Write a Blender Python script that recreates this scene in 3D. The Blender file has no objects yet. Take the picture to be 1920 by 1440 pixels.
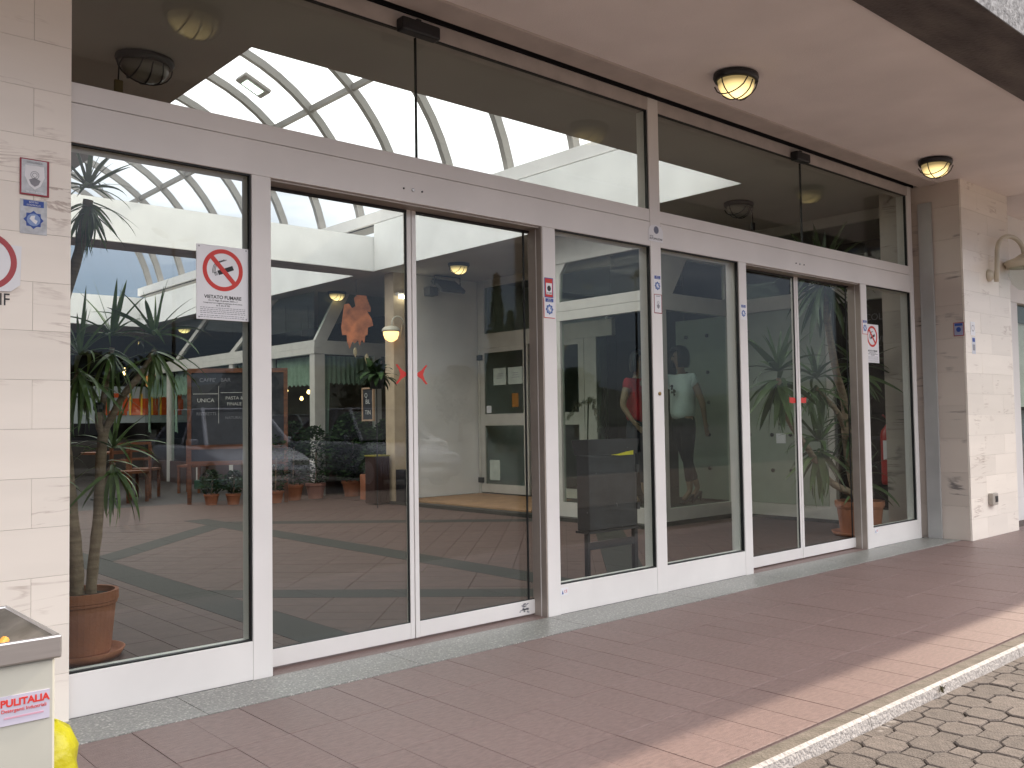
import bpy, bmesh, math, random
from mathutils import Vector, Matrix, noise
random.seed(7)
R = math.radians
S = 0.78                      # plan units -> metres
sc = bpy.context.scene
C = bpy.context.scene.collection

# ------------------------------------------------------------------ camera
yaw, pit, rol, foc = 0.73, 0.0408, -0.0153, 1725.0
fw = Vector((math.sin(yaw)*math.cos(pit), math.cos(yaw)*math.cos(pit), math.sin(pit)))
rt = Vector((math.cos(yaw), -math.sin(yaw), 0)); up = rt.cross(fw)
rt2 = rt*math.cos(rol)+up*math.sin(rol); up2 = -rt*math.sin(rol)+up*math.cos(rol)
cd = bpy.data.cameras.new('camera'); cam = bpy.data.objects.new('camera', cd); C.objects.link(cam)
M = Matrix((rt2, up2, -fw)).transposed().to_4x4()
M.translation = Vector((-0.70, -4.9486, 1.45))*S
cam.matrix_world = M
cd.sensor_width = 36; cd.lens = foc/1920*36; cd.clip_start = 0.05; cd.clip_end = 3000
sc.camera = cam

# ------------------------------------------------------------------ sky, sun, exposure
w = bpy.data.worlds.new("World"); sc.world = w; w.use_nodes = True
N = w.node_tree.nodes; L = w.node_tree.links; N.clear()
wo = N.new('ShaderNodeOutputWorld'); bg = N.new('ShaderNodeBackground'); bg.inputs['Strength'].default_value = 0.115
sky = N.new('ShaderNodeTexSky'); sky.sky_type = 'NISHITA'; sky.sun_disc = False
SUN_EL = 35.0
sky.sun_elevation = R(SUN_EL); sky.sun_rotation = R(90)
tc = N.new('ShaderNodeTexCoord'); sep = N.new('ShaderNodeSeparateXYZ')
L.new(tc.outputs['Generated'], sep.inputs[0])
nz = N.new('ShaderNodeTexNoise'); nz.inputs['Scale'].default_value = 3.2; nz.inputs['Detail'].default_value = 6; nz.inputs['Roughness'].default_value = .55
mp = N.new('ShaderNodeMapping'); mp.inputs['Scale'].default_value = (1, 1, 3.0)
L.new(tc.outputs['Generated'], mp.inputs[0]); L.new(mp.outputs[0], nz.inputs['Vector'])
ad = N.new('ShaderNodeMath'); ad.operation = 'MULTIPLY_ADD'; ad.inputs[1].default_value = 0.22; L.new(nz.outputs['Fac'], ad.inputs[0]); ax_ = N.new('ShaderNodeMath'); ax_.operation = 'MULTIPLY_ADD'; ax_.inputs[1].default_value = .08; L.new(sep.outputs['X'], ax_.inputs[0]); L.new(sep.outputs['Z'], ax_.inputs[2]); L.new(ax_.outputs[0], ad.inputs[2])
cr = N.new('ShaderNodeValToRGB'); e = cr.color_ramp
e.elements[0].position = 0.08; e.elements[0].color = (.046, .060, .086, 1)
e.elements[1].position = 1.0; e.elements[1].color = (1, 1, 1, 1)
for p, c in ((.22, (.066, .082, .112, 1)), (.32, (.118, .130, .162, 1)), (.46, (.62, .61, .62, 1)), (.6, (.97, .965, .98, 1))):
    q = e.elements.new(p); q.color = c
L.new(ad.outputs[0], cr.inputs[0])
mul = N.new('ShaderNodeMix'); mul.data_type = 'RGBA'; mul.blend_type = 'MULTIPLY'; mul.inputs['Factor'].default_value = 1
mul.inputs['B'].default_value = (20, 19.6, 19.6, 1); L.new(cr.outputs[0], mul.inputs['A'])
mix = N.new('ShaderNodeMix'); mix.data_type = 'RGBA'; mix.inputs['Factor'].default_value = 0.86
L.new(sky.outputs[0], mix.inputs['A']); L.new(mul.outputs['Result'], mix.inputs['B'])
L.new(mix.outputs['Result'], bg.inputs['Color']); L.new(bg.outputs[0], wo.inputs[0])
sd = bpy.data.lights.new('sun', 'SUN'); sd.energy = 3.7; sd.angle = R(0.9); sd.color = (1.0, .86, .68)
so = bpy.data.objects.new('sun', sd); C.objects.link(so)
el = R(SUN_EL); trav = Vector((-math.cos(el), 0.078*math.sin(el), -math.sin(el)))
so.rotation_euler = trav.to_track_quat('-Z', 'Y').to_euler()
sc.view_settings.view_transform = 'Standard'; sc.view_settings.look = 'None'
sc.view_settings.exposure = 0.85; sc.view_settings.gamma = 1.0; sc.view_settings.use_curve_mapping = False
sc.render.engine = 'CYCLES'
cy = sc.cycles
cy.use_denoising = True; cy.max_bounces = 10; cy.diffuse_bounces = 4; cy.glossy_bounces = 5
cy.transparent_max_bounces = 24; cy.transmission_bounces = 6; cy.caustics_reflective = False; cy.caustics_refractive = False
cy.sample_clamp_indirect = 6

# ------------------------------------------------------------------ helpers
def tag(o, label=None, cat=None, group=None, kind=None):
    if label: o['label'] = label
    if cat: o['category'] = cat
    if group: o['group'] = group
    if kind: o['kind'] = kind
    return o
def empty(name, loc=(0, 0, 0), label=None, cat=None, group=None, kind=None, rz=0):
    o = bpy.data.objects.new(name, None); C.objects.link(o); o.location = Vector(loc)*S; o.rotation_euler = (0, 0, rz)
    o.empty_display_size = .1
    return tag(o, label, cat, group, kind)
def origin_of(p):
    v = Vector((0, 0, 0))
    while p is not None:
        v += p.location; p = p.parent
    return v
class MB:
    def __init__(s): s.v = []; s.f = []; s.m = []; s.mi = 0
    def add(s, vs, fs):
        b = len(s.v); s.v += [Vector(q) for q in vs]; s.f += [tuple(b+i for i in f) for f in fs]; s.m += [s.mi]*len(fs); return s
    def box(s, a, b):
        x0, y0, z0 = (min(a[i], b[i]) for i in range(3)); x1, y1, z1 = (max(a[i], b[i]) for i in range(3))
        return s.add([(x0,y0,z0),(x1,y0,z0),(x1,y1,z0),(x0,y1,z0),(x0,y0,z1),(x1,y0,z1),(x1,y1,z1),(x0,y1,z1)],
                     [(0,3,2,1),(4,5,6,7),(0,1,5,4),(1,2,6,5),(2,3,7,6),(3,0,4,7)])
    def prism(s, pts, d):
        """pts: planar 3D polygon, d: extrusion vector"""
        n = len(pts); P = [Vector(p) for p in pts]; d = Vector(d); Q = [p+d for p in P]
        fs = [tuple(range(n))[::-1], tuple(range(n, 2*n))]+[(i, (i+1) % n, n+(i+1) % n, n+i) for i in range(n)]
        return s.add(P+Q, fs)
    def tube(s, pts, r, seg=8, cap=True):
        P = [Vector(p) for p in pts]; rs = r if isinstance(r, (list, tuple)) else [r]*len(P)
        vs = []; u = None
        for i, p in enumerate(P):
            t = (P[min(i+1, len(P)-1)]-P[max(i-1, 0)]).normalized()
            if u is None: u = t.orthogonal().normalized()
            u = (u-t*u.dot(t)).normalized(); v = t.cross(u)
            vs += [p+(u*math.cos(2*math.pi*k/seg)+v*math.sin(2*math.pi*k/seg))*rs[i] for k in range(seg)]
        n = len(P)
        fs = [(i*seg+k, i*seg+(k+1) % seg, (i+1)*seg+(k+1) % seg, (i+1)*seg+k) for i in range(n-1) for k in range(seg)]
        if cap: fs += [tuple(range(seg))[::-1], tuple((n-1)*seg+k for k in range(seg))]
        return s.add(vs, fs)
    def lathe(s, prof, c, seg=24, sx=1, sy=1):
        c = Vector(c); vs = []; n = len(prof)
        for r, z in prof:
            vs += [c+Vector((r*sx*math.cos(2*math.pi*k/seg), r*sy*math.sin(2*math.pi*k/seg), z)) for k in range(seg)]
        fs = [(i*seg+k, i*seg+(k+1) % seg, (i+1)*seg+(k+1) % seg, (i+1)*seg+k) for i in range(n-1) for k in range(seg)]
        fs += [tuple(range(seg))[::-1], tuple((n-1)*seg+k for k in range(seg))]
        return s.add(vs, fs)
    def xf(s, m):
        s.v = [m @ v for v in s.v]; return s
    def build(s, name, mats, parent=None, bevel=0, smooth=False, local=False, bseg=2):
        me = bpy.data.meshes.new(name)
        o0 = Vector((0, 0, 0)) if (local or parent is None) else origin_of(parent)
        me.from_pydata([v*S-o0 for v in s.v], [], s.f)
        if not isinstance(mats, (list, tuple)): mats = [mats]
        for m in mats: me.materials.append(m)
        if len(mats) > 1:
            for p, i in zip(me.polygons, s.m): p.material_index = i
        if smooth:
            for p in me.polygons: p.use_smooth = True
        bm = bmesh.new(); bm.from_mesh(me); bmesh.ops.recalc_face_normals(bm, faces=bm.faces); bm.to_mesh(me); bm.free()
        o = bpy.data.objects.new(name, me); C.objects.link(o)
        if parent: o.parent = parent
        if bevel:
            b = o.modifiers.new('bevel', 'BEVEL'); b.width = bevel*S; b.segments = bseg; b.limit_method = 'ANGLE'; b.angle_limit = R(40)
        if smooth and bevel == 0:
            pass
        return o
def box(name, a, b, m, parent=None, bevel=0, **k): return MB().box(a, b).build(name, m, parent, bevel, **k)
def top(o, label, cat, group=None): return tag(o, label, cat, group)
def struct(o): return tag(o, kind='structure')

# ------------------------------------------------------------------ materials
def mat(name, col, rough=.6, metal=0, var=.08, scale=6, bump=0, bscale=60, rnd=0, spec=.5, stretch=(1, 1, 1), col2=None, spots=None):
    m = bpy.data.materials.new(name); m.use_nodes = True; n = m.node_tree.nodes; l = m.node_tree.links
    b = n['Principled BSDF']; b.inputs['Roughness'].default_value = rough; b.inputs['Metallic'].default_value = metal
    b.inputs['Specular IOR Level'].default_value = spec
    t = n.new('ShaderNodeTexCoord'); mp = n.new('ShaderNodeMapping'); mp.inputs['Scale'].default_value = stretch
    oi = n.new('ShaderNodeObjectInfo'); va = n.new('ShaderNodeVectorMath'); va.operation = 'MULTIPLY_ADD'
    l.new(t.outputs['Object'], mp.inputs[0])
    cmb = n.new('ShaderNodeCombineXYZ'); l.new(oi.outputs['Random'], cmb.inputs[0]); l.new(oi.outputs['Random'], cmb.inputs[1])
    va.inputs[1].default_value = (17.3*(rnd > 0), 31.7*(rnd > 0), 0); l.new(cmb.outputs[0], va.inputs[0]); l.new(mp.outputs[0], va.inputs[2])
    nt = n.new('ShaderNodeTexNoise'); nt.inputs['Scale'].default_value = scale; nt.inputs['Detail'].default_value = 5; l.new(va.outputs[0], nt.inputs['Vector'])
    mx = n.new('ShaderNodeMix'); mx.data_type = 'RGBA'
    c1 = col; c2 = col2 or tuple(max(0, c*(1-2.2*var)) for c in col)
    if not col2: c1 = tuple(min(1, c*(1+var)) for c in col)
    mx.inputs['A'].default_value = (*c2, 1); mx.inputs['B'].default_value = (*c1, 1)
    mr = n.new('ShaderNodeMapRange'); mr.inputs[1].default_value = .3; mr.inputs[2].default_value = .7
    l.new(nt.outputs['Fac'], mr.inputs[0]); l.new(mr.outputs[0], mx.inputs['Factor'])
    out = mx.outputs['Result']
    if spots:
        ns = n.new('ShaderNodeTexNoise'); ns.inputs['Scale'].default_value = spots[0]; ns.inputs['Detail'].default_value = 3
        l.new(t.outputs['Object'], ns.inputs['Vector'])
        cr = n.new('ShaderNodeValToRGB'); cr.color_ramp.elements[0].position = spots[1]; cr.color_ramp.elements[1].position = spots[2]
        l.new(ns.outputs['Fac'], cr.inputs[0]); m2 = n.new('ShaderNodeMix'); m2.data_type = 'RGBA'
        l.new(cr.outputs[0], m2.inputs['Factor']); l.new(out, m2.inputs['A']); m2.inputs['B'].default_value = (*spots[3], 1); out = m2.outputs['Result']
    if rnd:
        hs = n.new('ShaderNodeHueSaturation'); mrr = n.new('ShaderNodeMapRange'); mrr.inputs[3].default_value = 1-rnd; mrr.inputs[4].default_value = 1+rnd
        l.new(oi.outputs['Random'], mrr.inputs[0]); l.new(mrr.outputs[0], hs.inputs['Value']); l.new(out, hs.inputs['Color']); out = hs.outputs[0]
    l.new(out, b.inputs['Base Color'])
    if bump:
        n2 = n.new('ShaderNodeTexNoise'); n2.inputs['Scale'].default_value = bscale; n2.inputs['Detail'].default_value = 4; l.new(t.outputs['Object'], n2.inputs['Vector'])
        bp = n.new('ShaderNodeBump'); bp.inputs['Strength'].default_value = bump; bp.inputs['Distance'].default_value = .01
        l.new(n2.outputs['Fac'], bp.inputs['Height']); l.new(bp.outputs[0], b.inputs['Normal'])
    return m
def emit(name, col, st):
    m = bpy.data.materials.new(name); m.use_nodes = True; b = m.node_tree.nodes['Principled BSDF']
    b.inputs['Base Color'].default_value = (*col, 1); b.inputs['Emission Color'].default_value = (*col, 1); b.inputs['Emission Strength'].default_value = st
    return m
def glass(name, tint=(.89, .92, .895), f0=.029, boost=.25):
    """thin architectural pane: straight-through transmission plus Fresnel mirror reflection"""
    m = bpy.data.materials.new(name); m.use_nodes = True; n = m.node_tree.nodes; l = m.node_tree.links; n.clear()
    o = n.new('ShaderNodeOutputMaterial'); tr = n.new('ShaderNodeBsdfTransparent'); tr.inputs[0].default_value = (*tint, 1)
    gl = n.new('ShaderNodeBsdfGlossy'); gl.inputs['Roughness'].default_value = 0.0; gl.inputs['Color'].default_value = (.95, .97, 1, 1)
    lw = n.new('ShaderNodeLayerWeight'); lw.inputs['Blend'].default_value = .5
    pw = n.new('ShaderNodeMath'); pw.operation = 'POWER'; pw.inputs[1].default_value = 5; l.new(lw.outputs['Facing'], pw.inputs[0])
    ma = n.new('ShaderNodeMath'); ma.operation = 'MULTIPLY_ADD'; ma.inputs[1].default_value = boost; ma.inputs[2].default_value = f0; l.new(pw.outputs[0], ma.inputs[0])
    mx = n.new('ShaderNodeMixShader'); l.new(ma.outputs[0], mx.inputs[0]); l.new(tr.outputs[0], mx.inputs[1]); l.new(gl.outputs[0], mx.inputs[2]); l.new(mx.outputs[0], o.inputs[0])
    return m
def marble(name, base, vein, vs=(1.2, 1.2, 9), strength=1.0, rough=.25):
    m = bpy.data.materials.new(name); m.use_nodes = True; n = m.node_tree.nodes; l = m.node_tree.links
    b = n['Principled BSDF']; b.inputs['Roughness'].default_value = rough
    t = n.new('ShaderNodeTexCoord'); oi = n.new('ShaderNodeObjectInfo')
    c = n.new('ShaderNodeCombineXYZ'); l.new(oi.outputs['Random'], c.inputs[0]); l.new(oi.outputs['Random'], c.inputs[2])
    va = n.new('ShaderNodeVectorMath'); va.operation = 'MULTIPLY_ADD'; va.inputs[1].default_value = (37, 0, 23); l.new(c.outputs[0], va.inputs[0]); l.new(t.outputs['Object'], va.inputs[2])
    mp = n.new('ShaderNodeMapping'); mp.inputs['Scale'].default_value = vs; l.new(va.outputs[0], mp.inputs[0])
    n1 = n.new('ShaderNodeTexNoise'); n1.inputs['Scale'].default_value = 1.0; n1.inputs['Detail'].default_value = 7; n1.inputs['Roughness'].default_value = .6; n1.inputs['Distortion'].default_value = .9
    l.new(mp.outputs[0], n1.inputs['Vector'])
    # thin vein where noise crosses .5
    s1 = n.new('ShaderNodeMath'); s1.operation = 'SUBTRACT'; s1.inputs[1].default_value = .53; l.new(n1.outputs['Fac'], s1.inputs[0])
    ab = n.new('ShaderNodeMath'); ab.operation = 'ABSOLUTE'; l.new(s1.outputs[0], ab.inputs[0])
    mr = n.new('ShaderNodeMapRange'); mr.inputs[1].default_value = .0; mr.inputs[2].default_value = .03; mr.inputs[3].default_value = 1; mr.inputs[4].default_value = 0; l.new(ab.outputs[0], mr.inputs[0])
    n2 = n.new('ShaderNodeTexNoise'); n2.inputs['Scale'].default_value = 3.5; n2.inputs['Detail'].default_value = 3; l.new(va.outputs[0], n2.inputs['Vector'])
    m2 = n.new('ShaderNodeMapRange'); m2.inputs[1].default_value = .52; m2.inputs[2].default_value = .72; l.new(n2.outputs['Fac'], m2.inputs[0])
    mu = n.new('ShaderNodeMath'); mu.operation = 'MULTIPLY'; l.new(mr.outputs[0], mu.inputs[0]); l.new(m2.outputs[0], mu.inputs[1])
    mu2 = n.new('ShaderNodeMath'); mu2.operation = 'MULTIPLY'; mu2.inputs[1].default_value = strength; mu2.use_clamp = True; l.new(mu.outputs[0], mu2.inputs[0])
    n3 = n.new('ShaderNodeTexNoise'); n3.inputs['Scale'].default_value = .8; n3.inputs['Detail'].default_value = 6; l.new(mp.outputs[0], n3.inputs['Vector'])
    cl = n.new('ShaderNodeMix'); cl.data_type = 'RGBA'; cl.inputs['A'].default_value = (*[q*.9 for q in base], 1); cl.inputs['B'].default_value = (*[min(1, q*1.07) for q in base], 1)
    l.new(n3.outputs['Fac'], cl.inputs['Factor'])
    mx = n.new('ShaderNodeMix'); mx.data_type = 'RGBA'; l.new(mu2.outputs[0], mx.inputs['Factor']); l.new(cl.outputs['Result'], mx.inputs['A']); mx.inputs['B'].default_value = (*vein, 1)
    hs = n.new('ShaderNodeHueSaturation'); mrr = n.new('ShaderNodeMapRange'); mrr.inputs[3].default_value = .94; mrr.inputs[4].default_value = 1.05
    l.new(oi.outputs['Random'], mrr.inputs[0]); l.new(mrr.outputs[0], hs.inputs['Value']); l.new(mx.outputs['Result'], hs.inputs['Color']); l.new(hs.outputs[0], b.inputs['Base Color'])
    return m
WHITE = mat('white_painted_metal', (.775, .75, .725), .42, var=.03, scale=2.5)
WHITE2 = mat('white_plaster', (.86, .85, .82), .8, var=.04, scale=2, bump=.15, bscale=90)
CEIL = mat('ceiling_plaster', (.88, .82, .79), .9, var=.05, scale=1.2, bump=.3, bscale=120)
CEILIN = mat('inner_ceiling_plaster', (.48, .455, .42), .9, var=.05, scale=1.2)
TRIM = mat('beige_trim', (.56, .50, .46), .7, var=.05)
BEAM = mat('stained_concrete', (.16, .14, .125), .95, var=.3, scale=3, bump=.8, bscale=40, col2=(.06, .05, .05), stretch=(.6, 2, 1))
ROUGH = mat('rough_render', (.42, .41, .40), .95, var=.25, scale=30, bump=1, bscale=70)
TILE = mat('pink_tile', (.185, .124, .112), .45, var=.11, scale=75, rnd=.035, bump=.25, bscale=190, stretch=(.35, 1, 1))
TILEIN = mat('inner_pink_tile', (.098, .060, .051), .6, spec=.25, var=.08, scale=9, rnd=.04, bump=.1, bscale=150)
GROUT = mat('tile_grout', (.10, .075, .068), .9)
TERR = mat('grey_terrazzo', (.27, .265, .245), .35, var=.35, scale=100, rnd=.04, col2=(.13, .14, .13), spots=(85, .58, .66, (.46, .45, .42)))
TERRD = mat('green_terrazzo', (.036, .035, .028), .65, spec=.25, var=.3, scale=55, rnd=.04, col2=(.02, .023, .02))
MOSS = mat('mossy_stone', (.145, .118, .095), .9, var=.35, scale=14, bump=.6, bscale=80, col2=(.085, .070, .052))
CURB = mat('white_granite_curb', (.38, .35, .33), .8, var=.15, scale=60, bump=.8, bscale=80)
PAVER = mat('paver_concrete', (.112, .090, .077), .9, var=.12, scale=30, rnd=.16, bump=.8, bscale=120, spots=(9, .66, .74, (.28, .25, .225)))
SAND = mat('joint_sand', (.09, .075, .062), 1, var=.3, scale=40)
ASPH = mat('asphalt', (.085, .082, .080), 1, var=.2, scale=40, bump=.5, bscale=90, spec=.1)
MARB = marble('pink_marble', (.87, .80, .71), (.50, .41, .35), strength=1.1)
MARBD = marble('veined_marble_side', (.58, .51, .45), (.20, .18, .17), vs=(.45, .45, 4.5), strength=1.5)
STEEL = mat('brushed_steel', (.55, .54, .54), .3, .9, var=.05, stretch=(1, 1, 20))
CREAM = mat('cream_enamel', (.47, .46, .40), .4, var=.06, scale=3, spots=(25, .74, .78, (.3, .27, .22)))
DARK = mat('dark_metal', (.03, .03, .034), .45, .3)
BLACK = mat('black_plastic', (.012, .012, .014), .4)
RUBBER = mat('rubber_gasket', (.010, .012, .012), .5)
ALU = mat('anodised_reveal', (.36, .31, .27), .4, .2, var=.06)
GREYM = mat('grey_panel_metal', (.42, .42, .41), .4, .2, var=.03)
GLASS = glass('clear_glass')
GLASSD = glass('tinted_glass', (.84, .89, .86), .012, .12)
ROOFG = glass('vault_glass', (.97, .97, .98), .03)
TERRA = mat('terracotta', (.42, .155, .075), .8, var=.2, scale=5, bump=.2, bscale=60, col2=(.28, .10, .05))
SOIL = mat('potting_soil', (.03, .022, .015), 1, bump=1, bscale=90)
LEAF = mat('dracaena_leaf', (.15, .235, .065), .45, var=.3, scale=3, rnd=.25, col2=(.07, .13, .035))
LEAFD = mat('shrub_leaf', (.03, .062, .018), .8, var=.4, scale=9, rnd=.2, spec=.15)
BARK = mat('dracaena_bark', (.30, .22, .15), .85, var=.3, scale=6, bump=1, bscale=30, stretch=(1, 1, 9), col2=(.17, .12, .08))
RED = mat('sign_red', (.60, .035, .025), .5, var=.02)
SIGNW = mat('sign_white', (.80, .80, .82), .35, var=.02)
INK = mat('black_ink', (.02, .02, .022), .6)
BLUE = mat('sticker_blue', (.03, .08, .35), .5)
SILV = mat('sticker_silver', (.45, .45, .46), .35, .3, var=.12, scale=40)
GREYINK = mat('grey_ink', (.30, .30, .33), .7)
WOOD = mat('orange_wood', (.16, .055, .022), .55, var=.2, scale=4, stretch=(1, 1, 6))
BOARD = mat('slate_board', (.022, .025, .035), .7, var=.2)
CHALK = mat('chalk', (.55, .55, .52), .9)
LIT = emit('lit_opal_glass', (1.0, .72, .30), 1.0)
_n = LIT.node_tree.nodes; _l = LIT.node_tree.links; _n['Principled BSDF'].inputs['Base Color'].default_value = (.25, .2, .12, 1)
_w = _n.new('ShaderNodeTexCoord'); _v = _n.new('ShaderNodeVectorMath'); _v.operation = 'DISTANCE'; _l.new(_w.outputs['Generated'], _v.inputs[0]); _v.inputs[1].default_value = (.42, .4, .15)
_m = _n.new('ShaderNodeMapRange'); _m.inputs[1].default_value = .1; _m.inputs[2].default_value = .75; _m.inputs[3].default_value = 1.5; _m.inputs[4].default_value = .16; _l.new(_v.outputs['Value'], _m.inputs[0]); _l.new(_m.outputs[0], _n['Principled BSDF'].inputs['Emission Strength'])
OPAL = mat('unlit_opal_glass', (.22, .20, .17), .3)
WARM = emit('warm_bulb', (1.0, .62, .25), 5)
TUBE = emit('white_tube', (1.0, .93, .75), 3.5)
CURT = mat('green_curtain', (.36, .43, .36), .8, var=.1)
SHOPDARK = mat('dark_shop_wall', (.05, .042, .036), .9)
PANELG = mat('greenish_panel', (.30, .34, .28), .6, var=.03)
ORANGE = mat('orange_lettering', (.75, .14, .02), .6)
YELLOW = mat('yellow_plastic', (.72, .64, .02), .35, var=.15, scale=8, bump=1, bscale=22)
SKIN = mat('mannequin_skin', (.34, .21, .14), .5)
HAIR = mat('dark_hair', (.012, .009, .008), .4, bump=.5, bscale=120, stretch=(6, 6, 1))
SHIRTW = mat('white_cotton', (.74, .80, .82), .85, bump=.2, bscale=20)
SHIRTR = mat('red_cotton', (.45, .01, .02), .85)
LEGG = mat('black_leggings', (.006, .007, .012), .8, spec=.2)
CANDLE = mat('lamp_cream_enamel', (.62, .57, .45), .4)
CARPET = mat('orange_mat', (.30, .17, .08), .95, bump=.5, bscale=100)

# ------------------------------------------------------------------ convex clipping for the floor pieces
def clip(poly, planes):
    for a, b, c in planes:              # keep a*x+b*y <= c
        out = []
        for i in range(len(poly)):
            p, q = poly[i], poly[(i+1) % len(poly)]
            dp, dq = a*p[0]+b*p[1]-c, a*q[0]+b*q[1]-c
            if dp <= 0: out.append(p)
            if dp*dq < 0:
                t = dp/(dp-dq); out.append((p[0]+(q[0]-p[0])*t, p[1]+(q[1]-p[1])*t))
        poly = out
        if len(poly) < 3: return []
    return poly
def area(p): return abs(sum(p[i][0]*p[(i+1) % len(p)][1]-p[(i+1) % len(p)][0]*p[i][1] for i in range(len(p))))/2
def fan(p, z, d, bev=.004):
    m = MB(); n = len(p); cx = sum(q[0] for q in p)/n; cy_ = sum(q[1] for q in p)/n
    r = max(math.hypot(q[0]-cx, q[1]-cy_) for q in p); k = 1-bev/max(r, .02)
    vs = [(q[0], q[1], z-d) for q in p]+[(q[0], q[1], z-bev) for q in p]+[(cx+(q[0]-cx)*k, cy_+(q[1]-cy_)*k, z) for q in p]
    fs = [(i, (i+1) % n, n+(i+1) % n, n+i) for i in range(n)]+[(n+i, n+(i+1) % n, 2*n+(i+1) % n, 2*n+i) for i in range(n)]+[tuple(range(2*n, 3*n))]
    return m.add(vs, fs)

# ================================================================== GROUND
gz = -.10
g = MB(); g.box((-900, -900, gz-.3), (900, -12.5, gz-.02)); g.box((-900, -12.5, gz-.3), (-40, 900, gz-.02)); g.box((60, -12.5, gz-.3), (900, 900, gz-.02)); g.box((-40, 60, gz-.3), (60, 900, gz-.02))
struct(g.build('ground', ASPH))
pave = struct(empty('cobbled_pavement'))
box('bedding', (-40, -12.5, -.3), (60, -2.70, -.078), SAND, pave)
PAVB = mat('worn_paving', (.16, .13, .112), .95, var=.2, scale=12, bump=.5, bscale=60, spec=.2)
pb_ = MB().box((-40, -12.49, -.29), (60, -6.07, -.0655)).box((-40, -6.07, -.29), (-2.75, -2.735, -.0655)).box((12.5, -6.07, -.29), (60, -2.735, -.0655))
pb_.build('worn_paving', PAVB, pave)
# octagon and square pavers
dx, dy = .155, .145
def octa(a, b, g_=.006):
    ax, bx, ay, by = a*dx-g_, b*dx-g_*.4, a*dy-g_, b*dy-g_*.4
    return [(ax, by), (bx, ay), (-bx, ay), (-ax, by), (-ax, -by), (-bx, -ay), (bx, -ay), (ax, -by)]
big = fan(octa(.635, .375), 0, .03, .006); q_ = .352
sml = fan([(q_*dx, q_*dy), (-q_*dx, q_*dy), (-q_*dx, -q_*dy), (q_*dx, -q_*dy)], 0, .03, .006)
protos = []
rest = MB(); cells = []
for i in range(-22, 75):
    for j in range(-22, 20):
        x = .8+i*dx; y = -3.014+j*dy
        if y > -2.80 or y < -6: continue
        cells.append((math.hypot(x+.7-2.5, (y+4.95)*1.2-1), i, j, x, y))
cells = [c for c in cells]
def visible(x, y, z):
    d = Vector((x+.70, y+4.9486, z-1.45)); f = d.dot(fw)
    if f < .2: return None
    return 960+foc*d.dot(rt2)/f, 720-foc*d.dot(up2)/f
vis = []
for c in cells:
    p = visible(c[3], c[4], -.06)
    near = p is not None and -60 < p[0] < 1990 and p[1] < 1500
    vis.append((0 if near else 1, (c[3]+.7)**2+(c[4]+4.95)**2, c))
vis.sort(key=lambda t: t[:2])
pm = {}
for n_, (nv, _, (_, i, j, x, y)) in enumerate(vis):
    isbig = (i+j) % 2 == 0; src = big if isbig else sml
    z = -.062+random.uniform(-.004, .004)
    if n_ < 296:
        if isbig not in pm:
            o = src.build('paver', PAVER, pave, local=True); pm[isbig] = o
        else:
            o = pm[isbig].copy(); C.objects.link(o)
        o.location = Vector((x, y, z))*S; o.rotation_euler = (random.uniform(-.015, .015), random.uniform(-.015, .015), random.uniform(-.02, .02))
    else:
        rest.add([v+Vector((x, y, z)) for v in src.v], src.f)
o = rest.build('paver_field', PAVER, pave); o['kind'] = 'stuff'
# half pavers along the kerb
hp = MB()
for i in range(-22, 75):
    x = .8+i*dx; y = -3.014+2*dy; src = octa(.635, .375) if i % 2 == 0 else [(q_*dx, q_*dy), (-q_*dx, q_*dy), (-q_*dx, -q_*dy), (q_*dx, -q_*dy)]
    p = clip([(x+q[0], y+q[1]) for q in src], [(0, 1, -2.727)])
    if len(p) > 2 and area(p) > .001: f_ = fan(p, -.063+random.uniform(-.003, .003), .03, .004); hp.add(f_.v, f_.f)
o = hp.build('edge_paver', PAVER, pave); o['kind'] = 'stuff'

kerb = struct(empty('kerb'))
x = -4
while x < 16:
    ln = 1.9
    m = MB().box((x, -2.695, -.2), (x+ln-.006, -2.612, -.006)); m.build('kerb_stone', MOSS, kerb, .004)
    m = MB(); pr = [(-2.728, -.2), (-2.726, -.07), (-2.716, -.012), (-2.703, -.002), (-2.6955, -.002), (-2.6955, -.2)]
    m.prism([(x, a, b) for a, b in pr], (ln-.006, 0, 0)).build('kerb_edge', CURB, kerb)
    x += ln
# small weed at a kerb joint
wd = MB()
for k in range(34):
    a = random.uniform(0, 6.28); r_ = random.uniform(0, .016); c = Vector((4.35+r_*math.cos(a)*1.5, -2.725+r_*math.sin(a)*.5-.01, -.045+random.uniform(0, .03)))
    u = Vector((random.uniform(-1, 1), random.uniform(-1, 1), random.uniform(.2, 1))).normalized()*.008
    v = Vector((random.uniform(-1, 1), random.uniform(-1, 1), random.uniform(-1, 1))).normalized()*.006
    wd.add([c, c+u-v, c+u*2, c+u+v], [(0, 1, 2, 3)])
tag(wd.build('weed', mat('weed_green', (.10, .085, .035), .8)), 'small mossy weed growing at the joint of the white kerb', 'weed')

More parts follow.
